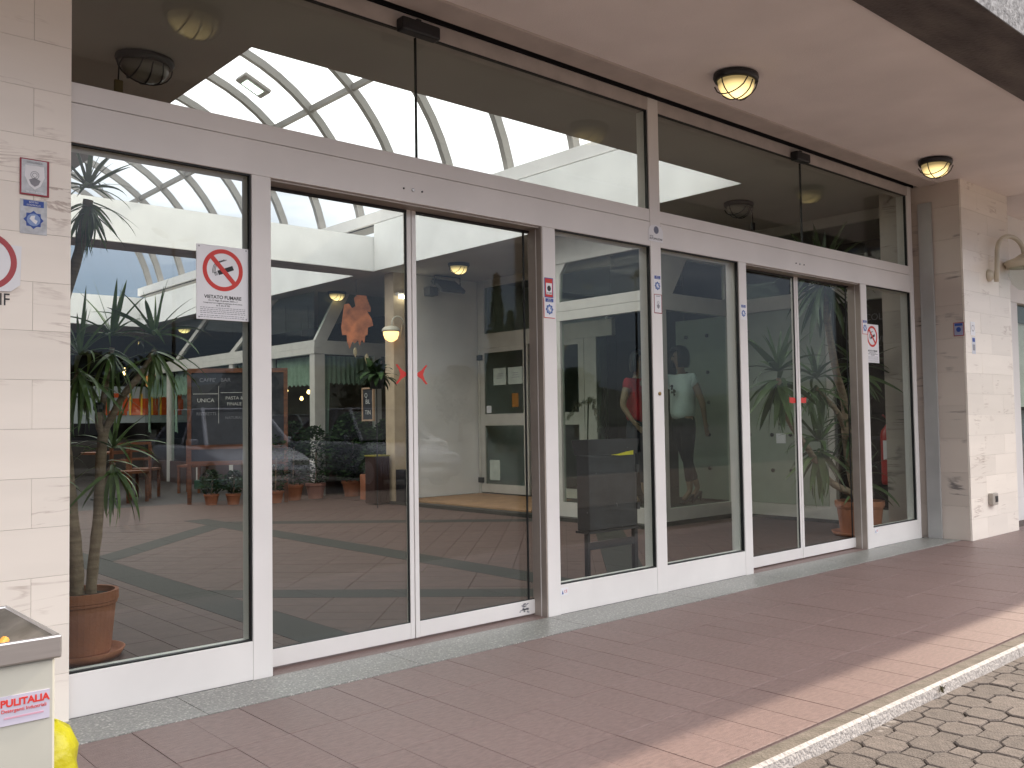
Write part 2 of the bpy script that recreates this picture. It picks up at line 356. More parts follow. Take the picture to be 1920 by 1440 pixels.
# portico floor
pf = struct(empty('portico_floor'))
box('screed', (-4, -2.612, -.3), (60, 10, -.012), GROUT, pf)
s_ = .2694; x0 = .8908; tl = fan([(.0016, .0016), (s_-.0016, .0016), (s_-.0016, .5434), (.0016, .5434)], 0, .02, .0009)
proto = None
for k in range(-9, 52):
    for r_ in range(4):
        if proto is None:
            proto = o = tl.build('tile', TILE, pf, local=True)
        else: o = proto.copy(); C.objects.link(o)
        o.location = Vector((x0+k*s_, -2.6+r_*.545, random.uniform(-.0012, .0004)))*S
        o.rotation_euler = (random.uniform(-.0015, .0015), random.uniform(-.002, .002), 0)
x = -3.0; ks = [-1.1, .1, 1.27, 2.6, 4.05, 5.39, 6.65, 7.9, 9.2, 10.36]
for a, b in zip([-2.3]+ks, ks+[11.7]):
    box('terrazzo_slab', (a+.002, -.418, -.05), (b-.002, -.006, .0035), TERR, pf, .002)
for a, b in ((1.85, 4.05), (6.72, 8.9)):
    box('door_sill', (a, -.004, -.05), (b, .33, .001), TILE, pf)

# ================================================================== INTERIOR FLOOR
fi = struct(empty('hall_floor'))
box('far_floor', (-6, 9.05, -.05), (8.74, 12.2, 0), TILEIN, fi); box('dim_hall_floor', (-6, 12.2, -.05), (8.74, 30, .001), mat('dimmed_hall_tile', (.03, .022, .02), .6), fi)  # far stretch of floor coloured darker to stand for the dim hall
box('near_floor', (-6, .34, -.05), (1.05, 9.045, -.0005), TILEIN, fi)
full45 = None; polys = []
def field(x0_, x1_, y0_, y1_, ang, excl, extra=()):
    """tile rectangles at angle ang clipped to the field and to the complement of the bands in excl"""
    ca, sa = math.cos(ang), math.sin(ang); cx, cy_ = (x0_+x1_)/2, (y0_+y1_)/2; rr = math.hypot(x1_-x0_, y1_-y0_)/2+1
    n1 = int(rr/.2694)+1; n2 = int(rr/.545)+1
    for i in range(-n1, n1+1):
        for j in range(-n2, n2+1):
            q = [(i*.2694+a, j*.545+b) for a, b in ((.0015, .0015), (.2679, .0015), (.2679, .5435), (.0015, .5435))]
            q = [(cx+a*ca-b*sa, cy_+a*sa+b*ca) for a, b in q]
            base = clip(q, [(1, 0, x1_), (-1, 0, -x0_), (0, 1, y1_), (0, -1, -y0_)]+list(extra))
            if not base: continue
            # split by band lines
            parts_ = [base]
            for (a, b, lo, hi) in excl:
                nx = []
                for p in parts_:
                    for pl in ((a, b, lo), (-a, -b, -hi)):
                        c_ = clip(p, [pl])
                        if c_ and area(c_) > .0006: nx.append(c_)
                parts_ = nx
            polys.extend(p for p in parts_ if area(p) > .0006)
g_ = .004
field(1.06, 2.37-g_, .34, 9.04, 0, [])
field(2.74+g_, 5.0-g_, .34, 9.04, R(45), [(1, 1, 5.22-g_, 5.72+g_), (1, -1, -3.2-g_, -2.7+g_)])
field(5.37+g_, 8.72, .34, 9.04, R(-45), [(1, -1, 4.8-g_, 5.32+g_), (1, 1, 13.3, 13.8)])
polys.sort(key=lambda p: (sum(q[0] for q in p)/len(p)+.7)**2+(sum(q[1] for q in p)/len(p)+4.95)**2)
rest = MB()
for n_, p in enumerate(polys):
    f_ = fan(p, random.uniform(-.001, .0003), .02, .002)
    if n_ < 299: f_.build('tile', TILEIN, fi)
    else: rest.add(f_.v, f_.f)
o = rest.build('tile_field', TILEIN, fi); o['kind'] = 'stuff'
for a, b in ((2.37, 2.74), (5.0, 5.37)):
    y = .34
    while y < 9:
        y2 = min(y+1.3, 9.04); box('terrazzo_band', (a, y+.003, -.03), (b, y2, .0005), TERRD, fi); y = y2
def dband(x0_, x1_, s1, lo, hi, ylo=.34, yhi=9.04):
    n_ = 4
    for k in range(n_):
        a = x0_+(x1_-x0_)*k/n_; b = x0_+(x1_-x0_)*(k+1)/n_
        P_ = [(a+.003, -20), (b, -20), (b, 30), (a+.003, 30)]
        p = clip(P_, [(1, s1, hi), (-1, -s1, -lo), (0, 1, yhi), (0, -1, -ylo)])
        if p: MB().prism([(q[0], q[1], .0005) for q in p], (0, 0, -.03)).build('terrazzo_band', TERRD, fi)
dband(2.745, 4.995, 1, 5.22, 5.72); dband(2.745, 4.995, -1, -3.2, -2.7)
dband(5.375, 8.72, -1, 4.8, 5.32); dband(5.375, 8.72, 1, 13.3, 13.8)
box('border', (8.72, .34, -.03), (10.95, 2.95, -.0015), TILEIN, fi)
# wiped shine of the stone: nothing painted, gloss comes from the material

# ================================================================== CEILINGS, ROOF, VAULT
pc = box('portico_ceiling', (-4, -2.05, 4.2), (11.70, -.295, 4.5), CEIL); struct(pc)
struct(box('portico_ceiling_far', (11.72, -2.05, 4.2), (40, .6, 4.5), CEIL))
struct(box('portico_roof', (-6, -2.56, 4.905), (40, .2, 5.0), ROUGH))
struct(box('ceiling_edge_trim', (-4, -.293, 4.185), (10.28, -.07, 4.5), TRIM))
rs = MB(); rs.box((-4, -2.57, 4.17), (40, -2.052, 4.9)); struct(rs.build('concrete_beam', BEAM))
fas = MB(); fas.prism([(-4, -2.573, 4.175), (-4, -2.62, 4.55), (-4, -2.66, 5.2), (-4, -2.573, 5.2)], (44, 0, 0)); struct(fas.build('roof_fascia', ROUGH))
hc = struct(empty('hall_ceiling'))
cm = MB(); Z0, Z1 = 4.2, 4.78
for a, b in (((-6, .14), (2.31, 30)), ((2.31, .14), (8.48, 1.2)), ((2.31, 9.0), (8.48, 9.62)), ((2.31, 20.6), (8.48, 30)), ((8.48, .14), (20, 30))):
    cm.box((a[0], a[1], Z0), (b[0], b[1], Z1))
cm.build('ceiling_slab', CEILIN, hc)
wl = struct(empty('skylight_well'))
box('well_wall', (8.474, 1.2, 4.203), (8.60, 8.98, 5.05), WHITE2, wl)
box('well_wall', (2.31, 8.99, 4.203), (8.60, 9.12, 4.82), WHITE2, wl); box('well_wall', (2.31, 9.5, 4.203), (8.47, 9.628, 4.82), WHITE2, wl)
box('well_soffit', (2.305, 8.985, 4.192), (8.485, 9.63, 4.2025), mat('soffit_grey', (.50, .47, .44), .9), wl)
box('well_wall', (8.474, 9.64, 4.203), (8.60, 20.58, 4.95), WHITE2, wl)
box('well_wall', (2.31, 20.59, 4.203), (8.60, 20.72, 5.0), WHITE2, wl)
box('well_wall', (2.19, 1.2, 4.205), (2.316, 20.58, 5.0), WHITE2, wl)
box('well_wall', (2.32, 1.08, 4.205), (8.47, 1.206, 4.82), WHITE2, wl)
box('gutter_rim', (8.50, 1.0, 5.075), (8.96, 20.8, 5.28), WHITE, wl); box('gutter_rim', (1.84, 1.0, 5.075), (2.30, 20.8, 5.28), WHITE, wl)
box('well_shadow_gap', (8.56, 1.2, 5.05), (8.9, 20.8, 5.075), BLACK, wl)
RIBM = mat('rib_paint', (.22, .208, .195), .5, var=.05)
va = empty('glass_barrel_vault', (5.4, 10, 4.65), 'glazed barrel vault skylight with curved grey ribs above the hall opening', 'skylight')
RR = 3.5; cxv, czv = 5.4, 4.65
ribs = [1.39+1.4275*k for k in range(14)]
def arc(y, r, n=28, a0=8, a1=172): return [(cxv+r*math.cos(R(a0+(a1-a0)*k/n)), y, czv+r*math.sin(R(a0+(a1-a0)*k/n))) for k in range(n+1)]
def ribmesh(y, w_=.05, t_=.07):
    m = MB(); o_ = arc(0, RR+t_); i_ = arc(0, RR-t_); n = len(o_)
    vs = [(p[0], y-w_, p[2]) for p in o_]+[(p[0], y+w_, p[2]) for p in o_]+[(p[0], y-w_, p[2]) for p in i_]+[(p[0], y+w_, p[2]) for p in i_]
    fs = []
    for k in range(n-1):
        fs += [(k, k+1, n+k+1, n+k), (2*n+k, 3*n+k, 3*n+k+1, 2*n+k+1), (k, 2*n+k, 2*n+k+1, k+1), (n+k, n+k+1, 3*n+k+1, 3*n+k)]
    return m.add(vs, fs)
rp = ribmesh(0); r0 = None
for y in ribs+[20.75, .98]:
    if r0 is None: r0 = o = rp.build('rib', RIBM, va, local=True); o.data.transform(Matrix.Translation(-va.location))
    else: o = r0.copy(); C.objects.link(o)
    o.location = (0, y*S, 0)
for xx in (7.75, 3.05): box('purlin', (xx-.04, .98, 7.20), (xx+.04, 20.75, 7.30), RIBM, va)
ys_ = sorted(ribs+[20.75]); ys_ = [.98]+ys_
for a, b in zip(ys_, ys_[1:]):
    for a0, a1 in ((8, 48.5), (49.5, 130.5), (131.5, 172)):
        m = MB(); n = 8; pt = [(cxv+(RR+.02)*math.cos(R(a0+(a1-a0)*k/n)), czv+(RR+.02)*math.sin(R(a0+(a1-a0)*k/n))) for k in range(n+1)]
        vs = [(p[0], a+.05, p[1]) for p in pt]+[(p[0], b-.05, p[1]) for p in pt]
        m.add(vs, [(k, k+1, n+2+k, n+1+k) for k in range(n)]).build('pane', ROOFG, va, smooth=True)
for y, nm in ((20.78, 'gable_pane'), (.95, 'gable_pane')):
    pts = arc(y, RR-.05, 20, 8, 172); MB().add(pts, [tuple(range(len(pts)))]).build(nm, ROOFG, va)
el_ = empty('emergency_light', (6.75, 10.27, 7.60), 'small rectangular grey emergency light with bright lens under the curved skylight', 'emergency light')
mt_ = Matrix.Translation((6.70, 10.1, 7.50)) @ Matrix.Rotation(R(24), 4, 'Y')
MB().box((-.27, -.19, -.04), (.27, .19, .04)).xf(mt_).build('housing', RIBM, el_, .02)
MB().box((-.17, -.11, -.055), (.17, .11, -.041)).xf(mt_).build('lens', emit('emergency_lens', (.85, 1, .9), 1.6), el_, .02)

# outer shell that keeps the hall closed
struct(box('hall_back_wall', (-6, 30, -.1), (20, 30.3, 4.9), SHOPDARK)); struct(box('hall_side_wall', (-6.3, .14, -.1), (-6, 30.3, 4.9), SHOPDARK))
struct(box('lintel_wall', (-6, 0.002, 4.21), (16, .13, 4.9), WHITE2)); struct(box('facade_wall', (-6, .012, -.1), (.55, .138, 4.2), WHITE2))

# ================================================================== STOREFRONT
sf = empty('glazed_storefront', (5.4, 0, 0), 'long white framed glass entrance with fixed panes, transom windows and two sliding doors', 'storefront')
D = .13
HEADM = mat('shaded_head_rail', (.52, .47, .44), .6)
H1, H2, H3, H4, HC = .22, 2.913, 3.226, 4.075, 4.2049
posts = [(1.72, 1.841), (4.0585, 4.19), (5.32, 5.4546), (6.593, 6.715), (8.904, 9.035)]
for a, b in posts: box('post', (a, 0, 0), (b, D, H2-.001 if a != 5.32 else HC-.02), WHITE, sf, .003)
box('post', (10.116, 0, 0), (10.206, D, 4.19), WHITE, sf, .003)
fixed = [(.60, 1.72), (4.19, 5.32), (5.4546, 6.593), (9.035, 10.116)]
for a, b in fixed:
    box('base_rail', (a, .002, .002), (b-.001, D-.01, H1), WHITE, sf, .003)
    box('pane', (a, .045, H1), (b, .057, H2), GLASS, sf)
    m = MB(); t_ = .009
    m.box((a, .012, H1), (b, .04, H1+t_)); m.box((a, .012, H2-t_), (b, .04, H2)); m.box((b-t_, .012, H1+t_), (b, .04, H2-t_)); m.box((a, .012, H1+t_), (a+t_*.4, .04, H2-t_))
    m.build('gasket', RUBBER, sf)
    # drip bead under each base rail
    box('base_bead', (a, .006, -.002), (b, .03, .003), RUBBER, sf)
for a, b in ((.60, 5.3195), (5.455, 10.115)):
    box('door_header', (a, .001, H2), (b, D+.06, 3.118), WHITE, sf, .003)
    box('transom_rail', (a, .004, 3.122), (b, D, H3), WHITE, sf, .003)
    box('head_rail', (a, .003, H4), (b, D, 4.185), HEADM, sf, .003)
for a, b, nb in ((.60, 2.934, 0), (2.942, 5.32, 1), (5.4546, 7.80, 0), (7.808, 10.09, 1)):
    box('transom_pane', (a, .045, H3), (b, .057, H4), GLASS, sf)
    m = MB(); t_ = .008; m.box((a, .012, H4-t_), (b, .04, H4));
    if nb: m.box((b-t_*1.3, .012, H3), (b, .04, H4-t_))
    m.build('gasket', RUBBER, sf)
for xx in (2.938, 7.804): box('silicone_joint', (xx-.004, .04, H3), (xx+.004, .06, H4-.011), RUBBER, sf)
box('transom_jamb', (10.09, .001, H3), (10.1155, D, H4), WHITE, sf)
box('slot_back', (-.5, .0, 4.19), (10.28, .01, 4.4), BLACK, sf)
# operator screws
for cx_ in (2.87, 7.67):
    for d_, r_ in ((-.075, .006), (0, .012), (.075, .006)):
        m = MB().lathe([(r_, 0), (r_, .006), (r_*.5, .008)], (0, 0, 0), 10).xf(Matrix.Translation((cx_+d_, .001, 3.0)) @ Matrix.Rotation(R(90), 4, 'X')); m.build('screw', DARK if r_ < .01 else STEEL, sf)
m = MB().lathe([(.016, 0), (.016, .008), (.01, .012)], (0, 0, 0), 14).xf(Matrix.Translation((5.395, 0, 1.666)) @ Matrix.Rotation(R(90), 4, 'X')); m.build('lock', mat('brass', (.30, .20, .08), .4, .8), sf)
# reveals and sliding leaves
for n_, (a, b, c) in enumerate(((1.841, 2.95, 4.0585), (6.715, 7.806, 8.904))):
    box('reveal', (c-.012, .004, .0), (c, D+.02, H2), ALU, sf); box('reveal_groove', (c-.0135, .06, .0), (c-.012, .066, H2), WHITE, sf)
    box('header_soffit', (a, .02, H2-.014), (c-.013, D+.06, H2-.001), ALU, sf)
    dr = empty('sliding_door', (b, .155, 0), ('left-hand', 'right-hand')[n_] and ('pair of white framed sliding glass doors with red arrow marks nearest the ash bin', 'pair of white framed sliding glass doors with red arrow marks in front of the leaning plant')[n_], 'sliding door', 'sliding doors of the entrance')
    for s0, s1, lft in ((a-.08, b-.004, 1), (b+.004, c+.09, 0)):
        y0_, y1_ = .135, .175
        ms = (s1-.034, s1) if lft else (s0, s0+.034); os_ = (s0, s0+.05) if lft else (s1-.05, s1)
        lf = box('leaf_stile', (ms[0], y0_, .012), (ms[1], y1_, 2.93), WHITE, dr, .003)
        box('leaf_stile', (os_[0], y0_, .012), (os_[1], y1_, 2.93), WHITE, dr, .003)
        i0, i1 = (os_[1], ms[0]) if lft else (ms[1], os_[0])
        box('bottom_rail', (i0, y0_+.001, .013), (i1, y1_, .118), WHITE, dr, .003)
        box('top_rail', (i0, y0_+.001, 2.885), (i1, y1_, 2.93), DARK, dr)
        box('leaf_pane', (i0, .15, .118), (i1, .161, 2.885), GLASS, dr)
        m = MB(); m.box((i0, .14, .118), (i1, .149, .124))
        gx = (i1-.01, i1) if lft else (i1-.012, i1)
        if not lft: gx = (3.985, 3.997) if n_ == 0 else (8.83, 8.842)
        m.box((gx[0], .138, .125), (gx[1], .1485, 2.885)); m.build('leaf_gasket', RUBBER, dr)
    # red arrow marks
    for sgn, xx in ((1, b-.082), (-1, b+.082)):
        P_ = [(0.055, 0), (.0, .03), (-.035, .066), (-.05, .064), (-.024, .032), (-.012, 0), (-.024, -.032), (-.05, -.064), (-.035, -.066), (0, -.03)]
        if n_ == 1: P_ = [(.05, .02), (.0, .034), (-.05, .03), (-.08, .036), (-.075, -.02), (-.03, -.026), (.05, -.02)]
        zc_ = 1.78
        if n_ == 1: zc_ = 1.62
        MB().prism([(xx+sgn*p[0], .1485, zc_+p[1]) for p in P_], (0, -.0015, 0)).build('arrow_mark', RED, dr)
# scuffs on a door bottom rail
sc_ = MB()
for k in range(26):
    x_, z_ = 3.95+random.gauss(0, .02), random.uniform(.03, .10); sc_.box((x_-.008, .1343, z_-.003), (x_+random.uniform(.004, .02), .1349, z_+random.uniform(.002, .008)))
o = sc_.build('scuff_mark', GREYINK, dr.parent or sf); o['kind'] = 'stuff'
# motion sensors
for n_, xx in enumerate((2.90, 7.665)):
    wd_ = .155 if n_ == 0 else .125
    ms = empty('motion_sensor', (xx, -.02, 4.08), ('black motion sensor box over the door pair nearest the ash bin', 'black motion sensor box over the door pair nearest the right pillar')[n_], 'motion sensor', 'motion sensors above the sliding doors')
    box('sensor_body', (xx-wd_, -.085, 4.035), (xx+wd_, -.002, 4.125), BLACK, ms, .012); box('sensor_window', (xx-wd_*.8, -.088, 4.05), (xx+wd_*.5, -.084, 4.075), DARK, ms)
    box('cable_gland', (xx-.015, -.05, 4.125), (xx+.02, -.02, 4.15), DARK, ms)

# ================================================================== PILLARS WITH MARBLE SLABS
def courses(parent, name, ax, a0, a1, fixed_, z0, z1, h, offs, ln, m, th=.022, proud=-1):
    """ax 'x': slabs on a face of constant y (fixed_), facing -y; ax 'y': face of constant x facing -x"""
    z = z0; k = 0
    while z < z1-.03:
        zz = min(z+h, z1); cuts = [a0]; c = a0+offs[k % len(offs)]
        while c < a1-.02:
            if c > a0+.02: cuts.append(c)
            c += ln
        cuts.append(a1)
        for p, q in zip(cuts, cuts[1:]):
            t_ = random.uniform(-.0008, .0008)
            if ax == 'x': MB().box((p+.0007, fixed_+t_, z+.0007), (q-.0007, fixed_+th, zz-.0007)).build(name, m, parent)
            else: MB().box((fixed_+t_, p+.0012, z+.0012), (fixed_+th, q-.0012, zz-.0008)).build(name, m, parent)
        z = zz; k += 1
lp = empty('marble_pillar', (-.9, .1, 0), 'pale pink marble clad wall pier behind the ash bin', 'pillar')
MCORE = mat('mortar', (.52, .46, .42), .9)
box('core', (-3, -.012, 0), (.715, .011, 4.2), MCORE, lp)
courses(lp, 'marble_slab', 'x', -3.0, .725, -.03, 0, 4.2, .2415, (3.0+.55-.6*5, 3.0+.25-.6*5), .6, MARB)
rpil = empty('marble_pillar', (11, -.2, 0), 'pale marble clad pillar with dark veined side, carrying the arched wall lamp', 'pillar')
box('core', (10.312, -.525, 0), (11.68, .42, 4.2), MCORE, rpil)
courses(rpil, 'marble_slab', 'x', 10.29, 11.70, -.5438, 0, 4.2, .2415, (.45, .75), .6, MARB)
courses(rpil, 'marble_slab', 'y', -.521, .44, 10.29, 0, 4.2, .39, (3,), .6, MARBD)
box('corner_bead', (10.255, -.212, .001), (10.287, -.05, 3.98), GREYM, rpil, .003).name = 'guide_channel'

# ================================================================== SIGNS AND STICKERS
def text(s, name, loc, size, m, parent, rot=(90, 0, 0), bold=0, align='CENTER', ex=.0004, sx=1):
    cu = bpy.data.curves.new(name, 'FONT'); cu.body = s; cu.size = size*S; cu.align_x = align; cu.align_y = 'CENTER'; cu.extrude = ex; cu.offset = bold
    cu.materials.append(m); o = bpy.data.objects.new(name, cu); C.objects.link(o)
    o.rotation_euler = tuple(R(a) for a in rot); o.scale = (sx, 1, 1)
    if parent: o.parent = parent; o.location = Vector(loc)*S-origin_of(parent)
    else: o.location = Vector(loc)*S
    return o
def ring(c, r0, r1, y, t, m, name, parent, seg=48, a0=0, a1=360):
    mb = MB(); n = seg; vs = []; fs = []
    for k in range(n+1):
        a = R(a0+(a1-a0)*k/n)
        for r_ in (r0, r1):
            for yy in (y, y-t): vs.append((c[0]+r_*math.cos(a), yy, c[1]+r_*math.sin(a)))
    for k in range(n):
        b = 4*k; d_ = 4*(k+1); fs += [(b+1, b+3, d_+3, d_+1), (b, d_, d_+2, b+2), (b+2, d_+2, d_+3, b+3), (b, b+1, d_+1, d_)]
    return mb.add(vs, fs).build(name, m, parent)
def nosmoke(x0_, x1_, z0, z1, y, label, grp='no smoking signs on the glass'):
    w_ = x1_-x0_; h = z1-z0; cx_ = (x0_+x1_)/2
    e_ = empty('no_smoking_sign', (cx_, y, z0), label, 'sign', grp)
    box('plate', (x0_, y, z0), (x1_, y+.006, z1), SIGNW, e_, .003)
    cz_ = z1-.05*h-.375*w_; Rr = .385*w_; yy = y-.0004
    # cigarette
    a = R(22); ca, sa = math.cos(a), math.sin(a)
    def rp_(px, pz): return (cx_+px*ca-pz*sa, yy, cz_-.02*w_+px*sa+pz*ca)
    for p, q in ((-.10, .21),): MB().prism([rp_(p*w_, -.042*w_), rp_(q*w_, -.042*w_), rp_(q*w_, .042*w_), rp_(p*w_, .042*w_)], (0, -.0006, 0)).build('cigarette_symbol', INK, e_)
    for k in range(3):
        MB().prism([rp_((-.125-.022*k)*w_, -.035*w_), rp_((-.117-.022*k)*w_, -.035*w_), rp_((-.117-.022*k)*w_, .035*w_), rp_((-.125-.022*k)*w_, .035*w_)], (0, -.0006, 0)).build('ash_symbol', INK, e_)
    for k in range(3):
        o_ = k*.024*w_; pts = []
        for t_ in range(13):
            u = t_/12; px = -.2*w_+o_+(.24*w_)*(u**1.0)*(1 if True else 0); pz = (.0+.26*u)*w_+.035*w_*math.sin(u*6.28*.9-1.5)
            px = -.20*w_+o_+.22*w_*(1/(1+math.exp(-(u-.55)*10)))
            pts.append((cx_+px, cz_+pz-.03*w_))
        m = MB()
        for p, q in zip(pts, pts[1:]):
            d_ = Vector((q[0]-p[0], q[1]-p[1])); nrm = Vector((-d_.y, d_.x)).normalized()*.0045*w_
            m.prism([(p[0]-nrm.x, yy, p[1]-nrm.y), (q[0]-nrm.x, yy, q[1]-nrm.y), (q[0]+nrm.x, yy, q[1]+nrm.y), (p[0]+nrm.x, yy, p[1]+nrm.y)], (0, -.0005, 0))
        m.build('smoke_symbol', INK, e_)
    ring((cx_, cz_), Rr*.80, Rr, yy, .0009, RED, 'prohibition_ring', e_)
    b_ = .042*w_; a = R(-47); ca, sa = math.cos(a), math.sin(a); q = [(-.81*Rr, -b_), (.81*Rr, -b_), (.81*Rr, b_), (-.81*Rr, b_)]
    MB().prism([(cx_+p[0]*ca-p[1]*sa, yy-.0008, cz_+p[0]*sa+p[1]*ca) for p in q], (0, -.0006, 0)).build('prohibition_bar', RED, e_)
    zt = z1-.695*h
    text('VIETATO FUMARE', 'heading', (cx_, yy, zt), .088*w_, INK, e_, bold=.0004)
    ln = [('Art. 51 legge 16 gennaio 2003 n. 3', .04, 1), ('I trasgressori sono soggetti al pagamento di una somma', .033, 1), ('da € 25 a € 250', .04, 1)]
    z = zt-.045*h
    for t_, s1, _ in ln:
        text(t_, 'small_print', (cx_, yy, z), s1*w_, INK, e_); z -= .033*h
    m = MB(); random.seed(3)
    for r_ in range(6):
        x = x0_+.07*w_
        while x < x1_-.09*w_:
            l_ = random.uniform(.02, .06)*w_; m.box((x, yy-.0004, z-.004*h), (min(x+l_, x1_-.07*w_), yy, z+.004*h)); x += l_+.014*w_
        z -= .024*h*(1.3 if r_ == 3 else 1)
    m.build('fine_print', GREYINK, e_)
    for px in (x0_+.05*w_, x1_-.05*w_):
        for pz in (z0+.03*h, z1-.03*h): box('screw_hole', (px-.004, yy-.0005, pz-.004), (px+.004, yy, pz+.004), GREYINK, e_)
nosmoke(1.400, 1.712, 2.05, 2.475, .028, 'white no smoking notice on the first pane, above the big potted palm')
nosmoke(9.037, 9.345, 2.047, 2.480, .028, 'white no smoking notice on the last narrow pane, beside the leaning plant')
def globe_sticker(x0_, x1_, z0, z1, y, label, edge=None, plate=None, ax=None):
    w_ = x1_-x0_; h = z1-z0; cx_ = (x0_+x1_)/2
    e_ = empty('security_sticker', (cx_, y, z0), label, 'sticker', 'blue starred security stickers')
    box('backing', (x0_, y-.0012, z0), (x1_, y, z1), plate or SIGNW, e_)
    box('blue_band', (x0_+.12*w_, y-.0020, z1-.2*h), (x1_-.12*w_, y-.0012, z1-.02*h), BLUE, e_)
    text('SOTTO', 'wording', (cx_, y-.0022, z1-.075*h), .075*h, SIGNW, e_); text('CONTROLLO', 'wording', (cx_, y-.0022, z1-.155*h), .06*h, SIGNW, e_)
    cz_ = z0+.42*h; rr = .30*w_
    m = MB()
    P_ = [(rr*(1.25 if k % 2 == 0 else .98)*math.cos(R(22.5*k)), rr*(1.25 if k % 2 == 0 else .98)*math.sin(R(22.5*k))) for k in range(16)]
    m.prism([(cx_+p[0], y-.0013, cz_+p[1]) for p in P_], (0, -.0006, 0)).build('star', BLUE, e_)
    m = MB().prism([(cx_+rr*.85*math.cos(R(30*k)), y-.002, cz_+rr*.85*math.sin(R(30*k))) for k in range(12)], (0, -.0004, 0)); m.build('globe', mat('pale_blue', (.25, .35, .6), .5), e_)
    m = MB().prism([(cx_+rr*p[0], y-.0025, cz_+rr*p[1]) for p in ((-.3, .5), (.2, .6), (.1, .1), (.5, -.1), (.3, -.6), (-.1, -.3), (-.5, .1))], (0, -.0003, 0)); m.build('continent', SIGNW, e_)
    if edge:
        t_ = .05*w_; mm = MB(); mm.box((x0_-t_, y-.0015, z0-t_), (x1_, y-.0002, z0)); mm.box((x0_-t_, y-.0015, z0), (x0_, y-.0002, z1)); mm.build('red_edge', RED, e_)
    return e_
globe_sticker(.490, .612, 2.408, 2.578, -.0312, 'silver and blue star badge sticker on the marble pier under the crest plaque', plate=SILV)
globe_sticker(4.064, 4.172, 2.228, 2.375, -.0004, 'blue star sticker just under the red bordered sticker, right of the first sliding doors', edge=1)
globe_sticker(5.348, 5.448, 2.515, 2.668, -.0004, 'blue star sticker on the central mullion above the small crest sticker')
globe_sticker(6.608, 6.698, 2.370, 2.512, -.0004, 'blue star sticker on the post left of the second sliding doors')
globe_sticker(8.922, 9.030, 2.360, 2.512, -.0004, 'blue star sticker on the post touching the far no smoking notice', edge=1)
def crest(x0_, x1_, z0, z1, y, label, grp='crest plaques', thick=.0012, silver=False):
    w_ = x1_-x0_; h = z1-z0; cx_ = (x0_+x1_)/2
    e_ = empty('crest_plaque', (cx_, y, z0), label, 'plaque', grp)
    box('red_border', (x0_, y-thick, z0), (x1_, y, z1), mat('plaque_red', (.32, .02, .04), .5), e_)
    box('field', (x0_+.05*w_, y-thick-.001, z0+.04*h), (x1_-.08*w_, y-thick, z1-.03*h), SILV if silver else SIGNW, e_)
    yy = y-thick-.0011
    P_ = [(-.32, .3), (.32, .3), (.34, 0), (.2, -.25), (0, -.36), (-.2, -.25), (-.34, 0)]
    MB().prism([(cx_+p[0]*w_, yy, z0+.52*h+p[1]*h) for p in P_], (0, -.0005, 0)).build('shield', SIGNW, e_)
    for r_ in (.09, .15): ring((cx_, z0+.56*h), (r_-.02)*w_, r_*w_, yy-.0006, .0004, GREYINK, 'emblem', e_, 18)
    MB().prism([(cx_+p[0]*w_, yy-.0006, z0+.40*h+p[1]*h) for p in ((-.2, .02), (0, .09), (.2, .02), (.13, -.1), (0, -.16), (-.13, -.1))], (0, -.0004, 0)).build('emblem_base', GREYINK, e_)
    text('VIGILANZA', 'wording', (cx_, yy-.0006, z1-.1*h), .095*w_*1.1, GREYINK, e_); text('SERVIZIO ATTIVO', 'wording', (cx_, yy, z0+.09*h), .075*w_, SIGNW, e_)
crest(.488, .620, 2.600, 2.780, -.0312, 'silver crest plaque with dark red border on the marble pier', silver=True, thick=.006)
crest(5.350, 5.452, 2.345, 2.507, -.0004, 'small white crest sticker with red border on the central mullion')
# red bordered square sticker on post 2
e_ = empty('alarm_sticker', (4.115, 0, 2.38), 'small white sticker with red and blue border, right of the first sliding doors', 'sticker')
box('blue_border', (4.069, -.0014, 2.378), (4.160, -.0004, 2.528), BLUE, e_); box('red_border', (4.075, -.0022, 2.384), (4.154, -.0014, 2.522), RED, e_)
box('field', (4.084, -.0030, 2.402), (4.146, -.0022, 2.488), SIGNW, e_); MB().prism([(4.115+.02*math.cos(R(40*k)), -.0030, 2.448+.022*math.sin(R(40*k))) for k in range(9)], (0, -.0005, 0)).build('emblem', INK, e_)
text('24 ORE', 'wording', (4.115, -.0032, 2.412), .018, INK, e_)
# round badge logo on header above mullion
e_ = empty('door_maker_badge', (5.388, 0, 2.95), 'white shield badge with grey globe on the header above the central mullion', 'badge')
MB().prism([(x_, -.0015, z_) for x_, z_ in ((5.292, 2.955), (5.484, 2.955), (5.484, 3.05), (5.46, 3.085), (5.388, 3.10), (5.32, 3.085), (5.292, 3.05))], (0, -.0015, 0)).build('backing', SIGNW, e_)
MB().prism([(5.395+.033*math.cos(R(30*k)), -.0031, 3.055+.033*math.sin(R(30*k))) for k in range(12)], (0, -.0005, 0)).build('globe', mat('globe_grey', (.16, .17, .24), .5), e_)
text('arte', 'wording', (5.33, -.0035, 3.0), .028, GREYINK, e_); text('AUTOMAZIONI', 'wording', (5.388, -.0035, 2.978), .024, INK, e_)
for n_, (x_, z_) in enumerate(((4.186, .14), (9.06, .155))):
    e_ = empty('small_label', (x_, 0, z_), ('tiny printed label on the base rail by the first fixed post', 'tiny printed label on the base rail under the last pane')[n_], 'label', 'tiny maker labels')
    box('backing', (x_, -.0006, z_), (x_+.08, .0015, z_+.055), SIGNW, e_); MB().prism([(x_+.012, -.0006, z_+.01), (x_+.03, -.0006, z_+.01), (x_+.02, -.0006, z_+.04)], (0, -.0004, 0)).build('mark', BLUE, e_)
    text('CE', 'wording', (x_+.052, -.0008, z_+.028), .028, RED, e_)
